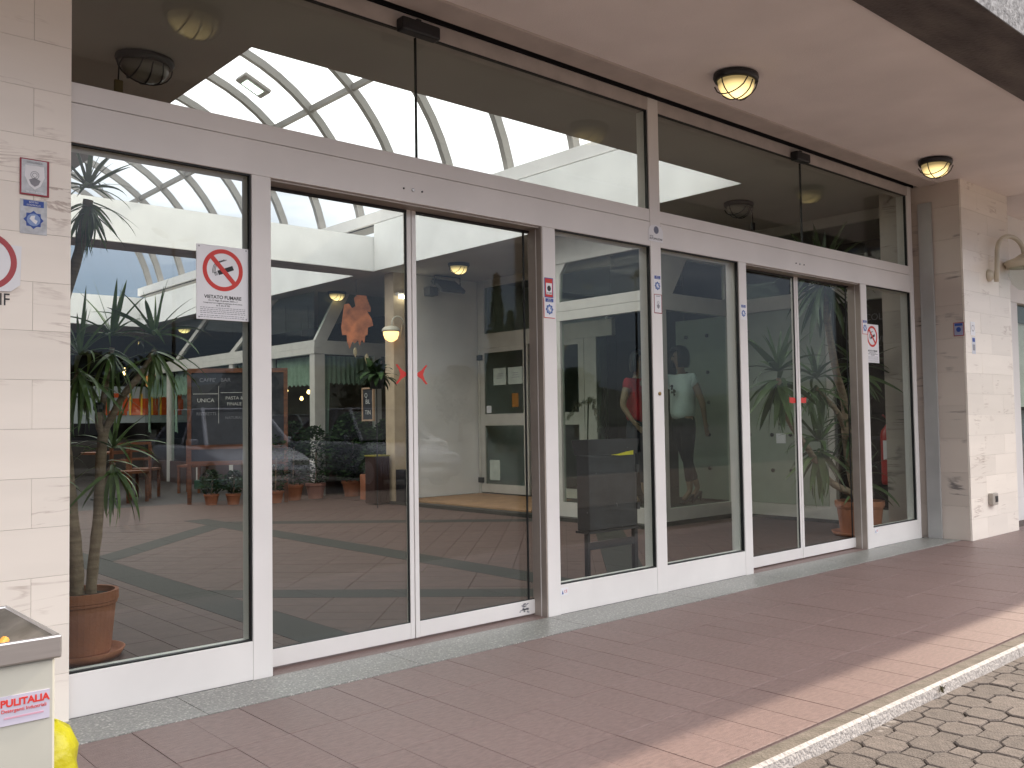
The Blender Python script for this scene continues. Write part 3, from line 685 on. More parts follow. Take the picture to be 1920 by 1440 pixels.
# pillar stickers right
e_ = empty('security_sticker', (10.29, -.47, 2.37), 'blue sticker with red dashed border on the shaded side of the right pillar', 'sticker')
box('border', (10.2875, -.53, 2.365), (10.2885, -.413, 2.523), mat('dash_red', (.4, .05, .05), .5), e_); box('field', (10.2865, -.522, 2.373), (10.2875, -.421, 2.515), mat('lilac', (.34, .36, .50), .5), e_)
box('blue_band', (10.2855, -.515, 2.482), (10.2865, -.428, 2.512), BLUE, e_); MB().prism([(10.2865, -.471+.028*math.cos(R(36*k)), 2.44+.03*math.sin(R(36*k))) for k in range(10)], (-.001, 0, 0)).build('emblem', BLUE, e_)
e_ = empty('paper_label', (10.5, -.5458, 2.3), 'narrow white label column on the bright face of the right pillar', 'label')
box('upper_label', (10.435, -.5472, 2.375), (10.565, -.5450, 2.535), SIGNW, e_); box('lower_label', (10.46, -.5472, 2.16), (10.56, -.5450, 2.36), mat('pale_label', (.6, .62, .68), .5), e_)
ring((10.50, 2.46), .03, .038, -.5473, .0005, GREYINK, 'emblem', e_, 20); box('band', (10.475, -.5478, 2.30), (10.545, -.5472, 2.345), BLUE, e_); box('emblem_block', (10.475, -.5478, 2.2), (10.545, -.5472, 2.27), GREYINK, e_)
# prohibition sign cut by the frame edge
e_ = empty('prohibition_sign', (.40, -.03, 2.12), 'white prohibition plate with a red ring at the edge of the marble pier', 'sign')
MB().prism([(x_, -.0315, z_) for x_, z_ in ((.02, 2.36), (.497, 2.34), (.492, 2.15), (.45, 2.115), (.02, 2.10))], (0, -.006, 0)).build('plate', SIGNW, e_)
ring((.335, 2.255), .115, .142, -.0376, .0008, mat('faded_red', (.42, .06, .07), .5), 'prohibition_ring', e_)
text('IF', 'lettering', (.425, -.0316, 2.073), .085, INK, e_, sx=.8)

# ================================================================== ASH BIN
ab = empty('ash_bin', (-.27, -2.33, 0), 'cream metal ash bin with steel rim and sand tray of cigarette butts', 'ash bin')
bx0, bx1, by0, by1, bt = -.54, -.028, -2.576, -2.075, .96
box('body', (bx0+.012, by0+.012, 0), (bx1-.012, by1-.012, bt-.055), CREAM, ab, .006)
m = MB(); t_ = .012
m.box((bx0, by0, bt-.055), (bx1, by0+t_, bt)); m.box((bx0, by1-t_, bt-.055), (bx1, by1, bt)); m.box((bx0, by0+t_, bt-.055), (bx0+t_, by1-t_, bt)); m.box((bx1-t_, by0+t_, bt-.055), (bx1, by1-t_, bt))
m.build('rim', STEEL, ab, .005)
tr_ = MB(); d_ = .06; i0, i1, j0, j1 = bx0+t_, bx1-t_, by0+t_, by1-t_
tr_.add([(i0, j0, bt-.005), (i1, j0, bt-.005), (i1, j1, bt-.005), (i0, j1, bt-.005), (i0+.13, j0+.13, bt-d_), (i1-.13, j0+.13, bt-d_), (i1-.13, j1-.13, bt-d_), (i0+.13, j1-.13, bt-d_)], [(0, 1, 5, 4), (1, 2, 6, 5), (2, 3, 7, 6), (3, 0, 4, 7)])
tr_.build('tray', mat('dirty_steel', (.20, .18, .155), .6, .4, var=.35, scale=16, col2=(.09, .08, .065)), ab)
box('hole', (i0+.13, j0+.13, bt-.12), (i1-.13, j1-.13, bt-d_-.001), BLACK, ab)
box('sticker', (-.163, by0+.009, .768), (-.053, by0+.0118, .835), mat('sticker_lilac', (.50, .47, .56), .4), ab)
text('PULITALIA', 'lettering', (-.106, by0+.0086, .818), .0225, RED, ab, bold=.0006); text('Detergenti Industriali', 'lettering', (-.108, by0+.0086, .801), .0112, RED, ab)
box('fine_print', (-.150, by0+.0084, .783), (-.066, by0+.0089, .787), mat('pink_ink', (.55, .3, .38), .6), ab)
def butt(x, y, z, a, t, m1, label):
    e_ = empty('cigarette_butt', (x, y, z), label, 'cigarette butt', 'butts in the ash bin')
    d_ = Vector((math.cos(a)*math.cos(t), math.sin(a)*math.cos(t), math.sin(t))); p = Vector((x, y, z))
    MB().tube([p, p+d_*.03], .0105, 10).build('filter', m1, e_); MB().tube([p-d_*.018, p-d_*.0005], .0105, 10).build('paper', SIGNW, e_)
CORK = mat('cork_filter', (.62, .27, .04), .7)
butt(-.135, -2.455, .925, R(50), R(28), CORK, 'orange filter cigarette butt standing up in the ash bin')
butt(-.12, -2.46, .912, R(150), R(5), CORK, 'orange filter cigarette butt lying flat in the ash bin')
butt(-.155, -2.50, .915, R(200), R(5), SIGNW, 'white crumpled cigarette butt at the tray edge')
# yellow bin liner
yb = MB(); random.seed(5)
for i in range(9):
    th = math.pi*i/8
    for k in range(12):
        a = 2*math.pi*k/12; r_ = 1+random.uniform(-.12, .12)
        yb.v.append(Vector((.048+.085*r_*math.sin(th)*math.cos(a), -2.16+.12*r_*math.sin(th)*math.sin(a), .535+.115*r_*math.cos(th))))
yb.f = [(i*12+k, i*12+(k+1) % 12, (i+1)*12+(k+1) % 12, (i+1)*12+k) for i in range(8) for k in range(12)]; yb.m = [0]*len(yb.f)
tag(yb.build('plastic_bag', YELLOW, smooth=True), 'crumpled bright yellow plastic bag sticking out behind the ash bin', 'plastic bag')

# ================================================================== CEILING LAMPS
def bulkhead(x, y, z, lit, label, r=.20, plug=0, ang=0, grp='oval bulkhead ceiling lamps'):
    e_ = empty('bulkhead_lamp', (x, y, z), label, 'ceiling lamp', grp)
    sx, sy = 1.0, .82
    m = MB().lathe([(r*.9, 0), (r, -.006), (r*1.02, -.03), (r*.96, -.055), (r*.84, -.06), (r*.84, -.01)], (x, y, z-.001), 28, sx, sy); m.build('housing', BLACK, e_, smooth=True)
    m = MB().lathe([(r*.83, -.05), (r*.8, -.10), (r*.66, -.145), (r*.4, -.175), (.01, -.187)], (x, y, z), 24, sx, sy); m.build('diffuser', LIT if lit else OPAL, e_, smooth=True)
    cg = MB()
    for k in (-1, 0, 1):
        pts = []
        for j in range(11):
            u = -1+.2*j; yy = u*r*.95*sy; xx = k*r*.5*sx*math.sqrt(max(0, 1-.5*u*u)); zz = -.055-.140*math.sqrt(max(0, 1-u*u*.97))*math.sqrt(1-.35*abs(k))
            pts.append((x+xx, y+yy, z+zz))
        cg.tube(pts, .0055, 5)
    pts = [(x+r*.98*math.cos(R(180*j/10)), y, z-.055-.146*math.sin(R(180*j/10))) for j in range(11)]; cg.tube(pts, .0055, 5)
    cg.build('cage', BLACK, e_)
    if plug:
        px = x+plug*r*.8
        MB().tube([(px, y-.05, z-.03), (px+plug*.04, y-.06, z-.12), (px+plug*.045, y-.06, z-.24)], .006, 5).build('cable', BLACK, e_)
        box('plug', (px+plug*.045-.03, y-.08, z-.34), (px+plug*.045+.03, y-.05, z-.24), mat('plug_body', (.16, .11, .04), .5) if plug < 0 else BLACK, e_, .006)
bulkhead(5.51, -.756, 4.2, 1, 'lit oval bulkhead lamp on the portico ceiling above the middle panes')
bulkhead(9.28, -.70, 4.2, 1, 'lit oval bulkhead lamp on the portico ceiling by the right pillar')
bulkhead(1.74, -.78, 4.2, 1, 'lit oval bulkhead lamp on the portico ceiling near the marble pier')
bulkhead(1.79, 1.876, 4.2, 0, 'unlit bulkhead lamp with a dangling yellowish plug behind the first transom', .21, -1)
bulkhead(9.255, 1.78, 4.2, 0, 'unlit bulkhead lamp with a dangling black plug behind the last transom', .21, 1)
for x, y, lb in ((9.197, 7.447, 'lit hall lamp near the hanging floodlight'), (9.295, 11.625, 'lit hall lamp above the curtained window'), (9.40, 19.8, 'lit hall lamp over the chalkboard, far down the hall'), (9.67, 24.4, 'lit hall lamp second from the far end'), (9.67, 28.3, 'lit hall lamp at the far dark end'), (9.369, 4.9, 'lit hall lamp over the glass display box')):
    bulkhead(x, y, 4.2, 1, lb)

# ================================================================== RIGHT PILLAR FITTINGS
wlp = empty('arched_wall_lamp', (11.03, -.545, 3.1), 'cream arched gooseneck wall lamp on the right marble pillar', 'wall lamp')
m = MB().lathe([(.075, 0), (.075, .02), (.05, .05), (.02, .06)], (0, 0, 0), 20).xf(Matrix.Translation((11.02, -.545, 3.13)) @ Matrix.Rotation(R(90), 4, 'X')); m.build('wall_rose', CANDLE, wlp, smooth=True)
pts = [(11.06, -.62, 3.05), (11.06, -.63, 3.2), (11.06, -.64, 3.42)]+[(11.06+.26-.26*math.cos(R(a)), -.64-.12*(1-math.cos(R(a)))/2, 3.42+.2*math.sin(R(a))) for a in range(20, 181, 16)]+[(11.58, -.76, 3.40)]
MB().tube(pts, .028, 10).build('arm', CANDLE, wlp, smooth=True)
m = MB().lathe([(.03, .10), (.06, .09), (.12, .05), (.21, .02), (.235, 0), (.235, -.03), (.215, -.035), (.21, -.07)], (11.60, -.76, 3.33), 28); m.build('shade', CANDLE, wlp, smooth=True)
m = MB().lathe([(.18, 0), (.19, -.08), (.15, -.2), (.08, -.27), (.01, -.29)], (11.60, -.76, 3.26), 24); m.build('glass_bowl', GLASS, wlp, smooth=True)
sk = empty('wall_socket', (10.85, -.545, .38), 'small grey outdoor socket box low on the right marble pillar', 'socket')
box('socket_body', (10.77, -.60, .375), (10.93, -.5455, .515), mat('socket_grey', (.40, .36, .31), .5), sk, .008); box('socket_hole', (10.84, -.604, .41), (10.915, -.6, .48), BLACK, sk)

# shopfront beyond the right pillar
ns = empty('next_shopfront', (14.5, 0, 0), 'neighbouring white framed shop window beyond the right marble pillar', 'shopfront')
box('base_rail', (12.2, -.12, -.02), (16, 0, .3), WHITE, ns, .004); box('frame_post', (12.2, -.122, .3), (13.12, 0, 3.0), WHITE, ns, .004); box('lintel', (12.2, -.13, 3.0), (16, 0, 4.2), WHITE2, ns)
box('window_pane', (13.12, -.06, .3), (16, -.05, 3.0), GLASS, ns); box('blind_box', (13.125, -.03, 2.75), (15.9, .05, 2.99), mat('dark_blind', (.06, .09, .09), .6), ns)
box('roller_blind', (13.13, .02, 1.55), (15.9, .03, 2.75), mat('pale_blind', (.74, .76, .70), .8), ns); box('window_display', (13.13, .25, .3), (15.9, .4, 1.5), mat('window_display_grey', (.20, .22, .24), .6, var=.5, scale=3), ns)
struct(box('end_wall', (16, -.13, -.02), (30, 0.3, 4.2), WHITE2))

# ================================================================== LEAN PLANTS (dracaenas)
def leafmesh(droop, w_=.045, n=8, fold=.25):
    m = MB(); vs = []; x = z = 0; ang = 0
    for i in range(n+1):
        u = i/n; ww = w_*(min(1, .45+3*u))*(1-u**2.2)**.8*.5+.0006
        vs += [(x, -ww, z+ww*fold), (x, 0, z), (x, ww, z+ww*fold)]
        ang = -droop*(u**1.3)*1.25; x += math.cos(ang)/n; z += math.sin(ang)/n
    fs = [(3*i+k, 3*i+3+k, 3*i+4+k, 3*i+1+k) for i in range(n) for k in (0, 1)]
    return m.add(vs, fs)
leafs = []
for d_ in (0.05, .35, .8, 1.25, 1.7):
    for w_ in (.06, .085):
        o = leafmesh(d_, w_).build('leaf', LEAF, smooth=True); leafs.append((d_, o.data)); C.objects.unlink(o); bpy.data.objects.remove(o)
def crown(parent, c, n, ln, up_bias=0, minel=-75, maxel=82, seed=0, tilt=None):
    rnd_ = random.Random(seed)
    o0 = origin_of(parent)
    for k in range(n):
        u = (k+.5)/n; elv = maxel+(minel-maxel)*u**(.9); az = k*2.399+rnd_.uniform(-.3, .3)
        dr = .1+1.3*max(0, 1-abs(elv-10)/70)*rnd_.uniform(.4, 1.1)
        if elv < -20: dr = rnd_.uniform(.2, .7)
        if elv > 60: dr = rnd_.uniform(0, .4)
        _, me = min(leafs[rnd_.randrange(2)::2], key=lambda t: abs(t[0]-dr))
        o = bpy.data.objects.new('leaf', me); C.objects.link(o); o.parent = parent
        l_ = ln*rnd_.uniform(.75, 1.12)
        mt = Matrix.Rotation(az, 4, 'Z') @ Matrix.Rotation(-R(elv), 4, 'Y') @ Matrix.Rotation(rnd_.uniform(-.5, .5), 4, 'X')
        if tilt: mt = tilt @ mt
        base = Vector(c)*S-o0+Vector((0, 0, (.06 if elv > 0 else -.06*rnd_.random()))) 
        o.matrix_local = Matrix.Translation(base) @ mt @ Matrix.Scale(l_, 4)
def pot(parent, c, r, h, saucer=True):
    x, y = c
    MB().lathe([(r*.74, .02), (r*.8, h*.1), (r*.92, h*.78), (r*.93, h*.8), (r*.97, h*.81), (r*.97, h*.85), (r*1.0, h*.86), (r*1.0, h), (r*.9, h), (r*.88, h*.9), (.01, h*.9)], (x, y, 0), 36).build('pot', TERRA, parent, smooth=False)
    MB().lathe([(r*.88, 0), (.01, .018)], (x, y, h*.915), 24).build('soil', SOIL, parent)
    if saucer: MB().lathe([(r*.9, 0), (r*1.05, .0), (r*1.18, .05), (r*1.13, .052), (r*1.0, .018), (.01, .018)], (x, y, 0.001), 36).build('saucer', TERRA, parent, smooth=True)
pl = empty('potted_dracaena', (1.17, 1.28, 0), 'tall potted dracaena with several leafy heads behind the first pane', 'potted plant', 'dracaenas in terracotta pots')
pot(pl, (1.17, 1.28), .225, .42)
def trunk(parent, pts, r0, r1):
    # smooth the polyline
    P_ = [Vector(p) for p in pts]; Q = []
    for i in range(len(P_)-1):
        a = P_[max(i-1, 0)]; b = P_[i]; c = P_[i+1]; d_ = P_[min(i+2, len(P_)-1)]
        for t_ in (0, .25, .5, .75):
            Q.append(.5*((2*b)+(c-a)*t_+(2*a-5*b+4*c-d_)*t_*t_+(3*b-a-3*c+d_)*t_**3))
    Q.append(P_[-1]); n = len(Q)
    rs_ = [(r0+(r1-r0)*i/(n-1))*(1+.06*math.sin(i*2.3)) for i in range(n)]
    MB().tube(Q, rs_, 9).build('trunk', BARK, parent, smooth=True)
yy = 1.28
trunk(pl, [(1.15, yy, .36), (1.14, yy-.02, .6), (1.11, yy-.02, .92), (1.08, yy, 1.29), (1.05, yy+.05, 1.7), (1.08, yy+.08, 2.2), (1.17, yy+.05, 2.6), (1.21, yy, 2.93)], .045, .03)
trunk(pl, [(1.23, yy, .36), (1.25, yy, .6), (1.28, yy, .91), (1.295, yy, 1.28), (1.31, yy, 1.42)], .035, .032)
trunk(pl, [(1.305, yy, 1.40), (1.28, yy, 1.47), (1.275, yy-.01, 1.56)], .024, .022)
MB().lathe([(.02, -.02), (.034, 0), (.034, .03), (.02, .045)], (1.275, yy-.01, 1.57), 12).build('cut_stub', BLACK, pl)
trunk(pl, [(1.31, yy, 1.41), (1.36, yy, 1.52), (1.44, yy, 1.67), (1.55, yy, 1.81), (1.64, yy, 1.97)], .026, .02)
trunk(pl, [(1.30, yy+.02, 1.3), (1.33, yy+.08, 1.6), (1.38, yy+.06, 1.98)], .022, .018)
trunk(pl, [(1.12, yy, .98), (1.1, yy+.05, 1.4), (1.16, yy+.02, 1.82)], .024, .018)
trunk(pl, [(1.12, yy, .75), (1.0, yy+.03, 1.0), (.96, yy+.02, 1.2)], .026, .018)
trunk(pl, [(1.28, yy, .95), (1.33, yy+.03, 1.1), (1.37, yy, 1.22)], .02, .016)
crown(pl, (1.21, yy, 2.93), 70, .35, minel=-89, seed=1)
crown(pl, (1.38, yy+.06, 1.98), 42, .42, minel=-86, seed=2); crown(pl, (1.64, yy, 1.99), 44, .42, minel=-86, seed=3)
crown(pl, (1.16, yy, 1.84), 46, .42, minel=-86, seed=4); crown(pl, (1.37, yy, 1.24), 42, .38, minel=-88, seed=5); crown(pl, (.97, yy, 1.2), 36, .36, minel=-88, seed=6)
p2 = empty('potted_dracaena', (10.0, .66, 0), 'leaning potted dracaena with bent trunks behind the second sliding doors', 'potted plant', 'dracaenas in terracotta pots')
pot(p2, (10.0, .66), .29, .42)
trunk(p2, [(9.94, .66, .36), (9.75, .63, .52), (9.4, .6, .62), (9.13, .6, .74), (8.9, .6, .95), (8.71, .6, 1.12), (8.37, .6, 1.41), (8.2, .6, 1.70), (8.18, .6, 1.88)], .045, .03)
trunk(p2, [(10.02, .68, .36), (9.85, .68, .8), (9.72, .66, 1.2), (9.68, .64, 1.6), (9.45, .62, 2.0), (9.25, .6, 2.6), (9.2, .6, 3.0)], .06, .035)
trunk(p2, [(9.72, .66, 1.25), (9.5, .64, 1.5), (9.2, .62, 1.66), (9.0, .62, 1.78)], .035, .025)
trunk(p2, [(10.05, .66, .36), (10.12, .62, .9), (10.05, .6, 1.5), (9.97, .6, 1.95)], .035, .022)
trunk(p2, [(9.73, .66, .9), (9.76, .64, 1.1), (9.75, .62, 1.28)], .025, .02)
trunk(p2, [(9.13, .6, .76), (9.02, .62, .9), (8.98, .6, 1.06)], .025, .02)
leafs_keep = leafs; leafs = []
LEAF2 = mat('yucca_leaf', (.075, .125, .035), .5, var=.35, scale=3, rnd=.3, col2=(.03, .06, .018))
for d_ in (0.05, .35, .8, 1.25, 1.7):
    for w_ in (.10, .14):
        o = leafmesh(d_, w_).build('leaf', LEAF2, smooth=True); leafs.append((d_, o.data)); C.objects.unlink(o); bpy.data.objects.remove(o)
for i, (c, n_, l_) in enumerate((((8.18, .6, 1.88), 46, .60), ((8.98, .6, 1.09), 52, .58), ((9.2, .6, 3.05), 54, .66), ((9.97, .6, 1.98), 38, .55), ((10.0, .6, .66), 26, .5), ((9.0, .62, 1.82), 36, .5), ((9.75, .62, 1.3), 30, .5))):
    crown(p2, c, n_, l_, minel=-88 if i in (0, 1) else -72, seed=20+i)
leafs = leafs_keep

# ================================================================== LITTER BIN INSIDE
lb = empty('litter_bin', (5.7, 1.0, 0), 'dark metal litter bin on a frame behind the middle pane', 'litter bin')
lx0, lx1, ly0, ly1 = 5.38, 6.09, .86, 1.0
for a in (lx0, lx1-.05):
    for b in (ly0, ly1-.05): (b < .9) and box('leg', (a+(.01 if a < 5.5 else 0), b, 0), (a+.045, b+.045, .42 if a < 5.5 else 1.0), DARK, lb, .004)
box('cross_bar', (lx0+.05, ly0+.005, .27), (lx1-.05, ly0+.04, .335), DARK, lb)
PANELD = mat('bin_panel', (.028, .029, .036), .5, .1, var=.2, scale=5, spots=(22, .72, .75, (.25, .25, .27)))
box('body', (lx0+.02, ly0-.02, .44), (lx1-.04, ly1, 1.13), PANELD, lb, .012); box('bottom_lip', (lx0, ly0-.03, .42), (lx1-.01, ly1, .44), DARK, lb)
m = MB(); a, b, c, d_ = lx0+.01, lx1-.03, ly0-.03, ly1+.01; o_ = .018
m.add([(a, c, 1.13), (b, c, 1.13), (b, d_, 1.13), (a, d_, 1.13), (a-o_, c-o_, 1.27), (b+o_, c-o_, 1.27), (b+o_, d_+o_, 1.27), (a-o_, d_+o_, 1.27)], [(0, 1, 5, 4), (1, 2, 6, 5), (2, 3, 7, 6), (3, 0, 4, 7)]); m.build('collar', PANELD, lb)
box('hinge', (lx1-.045, ly0-.035, .95), (lx1-.005, ly0-.02, 1.02), DARK, lb); box('latch', (lx1-.045, ly0-.035, .60), (lx1-.005, ly0-.02, .66), DARK, lb)
MB().prism([(5.68, ly0-.032, 1.128), (5.8, ly0-.032, 1.118), (6.0, ly0-.032, 1.12), (6.0, ly0-.032, 1.16), (5.9, ly0-.032, 1.150), (5.78, ly0-.032, 1.132)], (0, -.004, 0)).build('liner_edge', YELLOW, lb)

# fire extinguisher
fe = empty('fire_extinguisher', (10.45, .60, .58), 'red fire extinguisher hanging by the inner marble wall', 'fire extinguisher')
ex, ey = 10.62, .58
MB().lathe([(.075, 0), (.088, .02), (.09, .06), (.09, .62), (.08, .68), (.04, .73), (.025, .76)], (ex, ey, .58), 20).build('cylinder', mat('extinguisher_red', (.42, .02, .015), .35), fe, smooth=True)
box('valve', (ex-.03, ey-.02, 1.34), (ex+.03, ey+.02, 1.40), BLACK, fe); MB().tube([(ex-.12, ey, 1.46), (ex, ey, 1.41), (ex+.04, ey, 1.40)], .012, 6).build('handle', mat('handle_red', (.35, .02, .02), .5), fe)
MB().tube([(ex, ey, 1.40), (ex-.06, ey-.03, 1.62), (ex+.02, ey-.02, 1.75), (ex+.1, ey, 1.6)], .014, 6).build('hose', BLACK, fe); box('instruction_label', (ex-.095, ey-.05, .9), (ex-.088, ey+.02, 1.14), SIGNW, fe)
box('bracket', (ex-.02, ey+.06, 1.15), (ex+.02, ey+.2, 1.19), DARK, fe)

# ================================================================== SHOPS ON THE RIGHT SIDE OF THE HALL
WIN = mat('aged_white_frame', (.52, .50, .45), .5, var=.04)
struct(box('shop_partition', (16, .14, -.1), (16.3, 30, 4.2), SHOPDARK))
pt_ = struct(empty('raised_shop_floor'))
MB().prism([(8.76, 3.05, .05), (11.1, 3.05, .05), (16, 3.05, .05), (16, 9.2, .05), (8.76, 9.2, .05)], (0, 0, -.1)).build('step_edge', TERRD, pt_)
box('step_edge', (10.96, .45, -.04), (16, 3.04, .045), TERRD, pt_); box('vestibule_mat', (8.95, 5.45, .05), (10.78, 8.85, .075), CARPET, pt_)
# glass display box
dbx = empty('corner_shop_window', (9, 3.1, 0), 'white framed corner display window with mannequins, upper panes with cut corners', 'shop window')
X0, Y0 = 8.90, 3.06
box('base_panel', (X0, Y0, .05), (X0+.06, 5.35, .255), WIN, dbx); box('base_panel', (X0+.06, Y0, .05), (10.95, Y0+.06, .225), WIN, dbx)
box('beam', (X0, Y0, 2.925), (X0+.10, 5.35, 3.06), WIN, dbx, .004); box('beam', (X0+.002, Y0, 3.064), (X0+.10, 5.35, 3.205), WIN, dbx, .004); box('beam', (X0+.10, Y0, 2.965), (10.98, Y0+.10, 3.20), WIN, dbx, .004)
box('top_beam', (X0, Y0, 3.78), (X0+.1, 5.35, 4.199), WIN, dbx); box('top_beam', (X0+.1, Y0, 3.72), (10.98, Y0+.1, 4.199), WIN, dbx)
box('corner_post', (X0, Y0, .255), (X0+.10, Y0+.04, 2.925), WIN, dbx, .004); box('corner_post', (X0+.1, Y0, .225), (X0+.45, Y0+.06, 2.965), WIN, dbx, .004); box('corner_post', (X0, Y0, 3.205), (X0+.1, Y0+.02, 3.78), WIN, dbx)
for a in (4.70, 5.15): box('mullion', (X0+.003, a, .255), (X0+.08, a+.08 if a < 5 else a+.2, 2.925), WIN, dbx)
box('mullion', (10.80, Y0+.003, .225), (10.95, Y0+.06, 2.965), WIN, dbx)
MB().prism([(X0+.02, 5.35, 3.205), (X0+.02, 4.72, 3.205), (X0+.02, 4.70, 3.62), (X0+.02, 4.58, 3.78), (X0+.02, 5.35, 3.78)], (.06, 0, 0)).build('cut_corner', WIN, dbx)
MB().prism([(X0+.1, Y0+.02, 3.2), (9.52, Y0+.02, 3.2), (9.86, Y0+.02, 3.72), (X0+.1, Y0+.02, 3.72)], (0, .06, 0)).build('cut_corner', WIN, dbx)
box('mullion', (10.755, Y0+.01, 3.2), (10.95, Y0+.07, 3.72), WIN, dbx)
box('pane', (X0+.04, Y0+.04, .255), (X0+.052, 5.15, 2.925), GLASSD, dbx); box('pane', (9.35, Y0+.03, .225), (10.8, Y0+.042, 2.965), GLASSD, dbx)
box('pane', (X0+.04, Y0+.02, 3.205), (X0+.052, 4.72, 3.78), GLASSD, dbx); box('pane', (9.5, Y0+.04, 3.2), (10.76, Y0+.052, 3.72), GLASSD, dbx)
box('display_floor', (X0+.07, Y0+.07, .05), (10.95, 5.3, .20), SHOPDARK, dbx)
# panel wall with standoff bolts
pw_ = empty('bolted_panel_wall', (11, 3, 0), 'pale greenish panelled display wall fixed with dark bolts', 'wall')
for a, b in ((1.62, 2.12), (2.13, 3.0), (3.01, 4.2)): box('wall_panel', (11.0, a+.004, .22), (11.05, b-.004, 3.0), PANELG, pw_)
for y in (3.99, 3.59, 2.87, 2.49, 2.11+.08):
    for z in (2.73, 2.163, 1.702, 1.202, .69):
        if y > 2.6 or z < 1.5:
            m = MB().lathe([(.027, 0), (.027, .02), (.015, .028)], (0, 0, 0), 10).xf(Matrix.Translation((11.0, y, z)) @ Matrix.Rotation(R(-90), 4, 'Y')); m.build('bolt', BLACK, pw_)
box('base_panel', (10.96, .45, .045), (11.06, 3.05, .215), WIN, pw_); box('beam', (10.95, .45, 3.0), (11.06, 3.05, 3.2), WIN, pw_)
box('price_tag', (10.99, 2.27, 1.08), (10.998, 2.42, 1.22), SIGNW, pw_)
so_ = empty('side_shop_window', (11, 1, 0), 'dark shop window with grey lettering behind the leaning plant', 'shop window')
box('post', (10.97, 1.50, .215), (11.05, 1.60, 3.0), WIN, so_); box('post', (10.97, .45, .215), (11.05, .52, 3.0), WIN, so_)
box('pane', (11.0, .52, .215), (11.012, 1.5, 3.0), GLASSD, so_); box('transom_pane', (11.0, .45, 3.2), (11.012, 3.05, 4.06), GLASSD, so_); box('top_beam', (10.96, .45, 4.06), (11.06, 3.05, 4.199), WIN, so_)
GT = mat('grey_lettering', (.16, .16, .16), .7)
text('TUTTI COLORS', 'lettering', (10.996, .98, 2.76), .125, GT, so_, rot=(90, 0, -90)); text('OF TOWN', 'lettering', (10.996, 1.0, 2.46), .12, GT, so_, rot=(90, 0, -90))
# dark shop rooms
sr = struct(empty('shop_room_walls'))
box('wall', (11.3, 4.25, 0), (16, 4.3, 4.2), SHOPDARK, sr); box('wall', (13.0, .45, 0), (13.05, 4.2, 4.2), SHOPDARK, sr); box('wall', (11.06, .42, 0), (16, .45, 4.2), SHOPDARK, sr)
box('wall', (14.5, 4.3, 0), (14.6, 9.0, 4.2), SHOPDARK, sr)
# white wall block; its raised end has lantern light put into the colour
struct(box('white_partition', (9.14, 8.9, .075), (10.80, 9.1, 4.198), WHITE2))
struct(box('partition_return', (10.86, 8.86, .05), (16, 9.1, 4.198), WHITE2))
clm = empty('lamp_toned_wall_end', (8.96, 9, 0), 'end of the white wall with lantern light put into its colour, carrying the lit lantern', 'column')
box('shaft', (8.80, 8.86, 0), (9.138, 9.14, 4.198), mat('lamp_toned_wall', (.56, .44, .30), .5, var=.1, scale=4), clm)
# glazed entrance doors
gd = empty('glazed_shop_doors', (10.8, 7, 0), 'white framed glass shop doors with paper notices beside the white wall', 'shop door')
for y0_, y1_, nm in ((7.44, 8.80, 0), (6.02, 7.38, 1)):
    box('bottom_rail', (10.78, y0_, .10), (10.84, y1_, .26), WIN, gd); box('middle_rail', (10.78, y0_+.13, 1.38), (10.84, y1_-.12, 1.60), WIN, gd); box('top_rail', (10.78, y0_+.13, 2.78), (10.84, y1_-.12, 2.87), WIN, gd)
    box('stile', (10.779, y0_, .26), (10.841, y0_+.13, 2.87), WIN, gd); box('stile', (10.779, y1_-.12, .26), (10.841, y1_, 2.87), WIN, gd)
    box('lower_pane', (10.80, y0_+.13, .26), (10.812, y1_-.12, 1.38), GLASSD, gd); box('upper_pane', (10.80, y0_+.13, 1.60), (10.812, y1_-.12, 2.78), GLASSD, gd)
box('lintel', (10.77, 5.35, 2.872), (10.86, 8.86, 3.15), WIN, gd); box('clerestory_pane', (10.80, 5.4, 3.15), (10.812, 8.66, 4.05), GLASSD, gd); box('clerestory_frame', (10.77, 8.66, 3.15), (10.86, 8.86, 4.199), WIN, gd); box('clerestory_head', (10.77, 5.35, 4.05), (10.86, 8.655, 4.199), WIN, gd)
box('jamb', (10.77, 8.805, .08), (10.86, 8.86, 2.87), WIN, gd); box('jamb', (10.77, 5.72, .08), (10.87, 6.0, 2.87), WIN, gd)
box('side_pane', (10.80, 5.3, .1), (10.812, 5.72, 2.87), GLASSD, gd)
for z in (2.70, .33): box('hinge', (10.74, 8.72, z-.05), (10.778, 8.86, z+.05), BLACK, gd)
for a, b in ((8.06, 8.42), (7.60, 8.0)): box('paper_notice', (10.792, a, 2.15), (10.797, b, 2.47), mat('paper_green', (.50, .56, .50), .8), gd)
m = MB()
for a, b in ((8.14, 8.34), (7.68, 7.92)):
    for z in (2.36, 2.32, 2.28): m.box((10.790, a+random.uniform(0, .05), z-.006), (10.792, b-random.uniform(0, .05), z+.006))
m.build('notice_print', GREYINK, gd)
box('orange_notice', (10.792, 7.72, 1.72), (10.797, 7.9, 1.98), mat('orange_paper', (.30, .13, .02), .8), gd); box('small_notice', (10.792, 8.5, 1.62), (10.797, 8.64, 1.76), SIGNW, gd); box('floor_notice', (10.792, 8.27, .34), (10.797, 8.57, .72), mat('paper_pale', (.50, .56, .50), .8), gd)
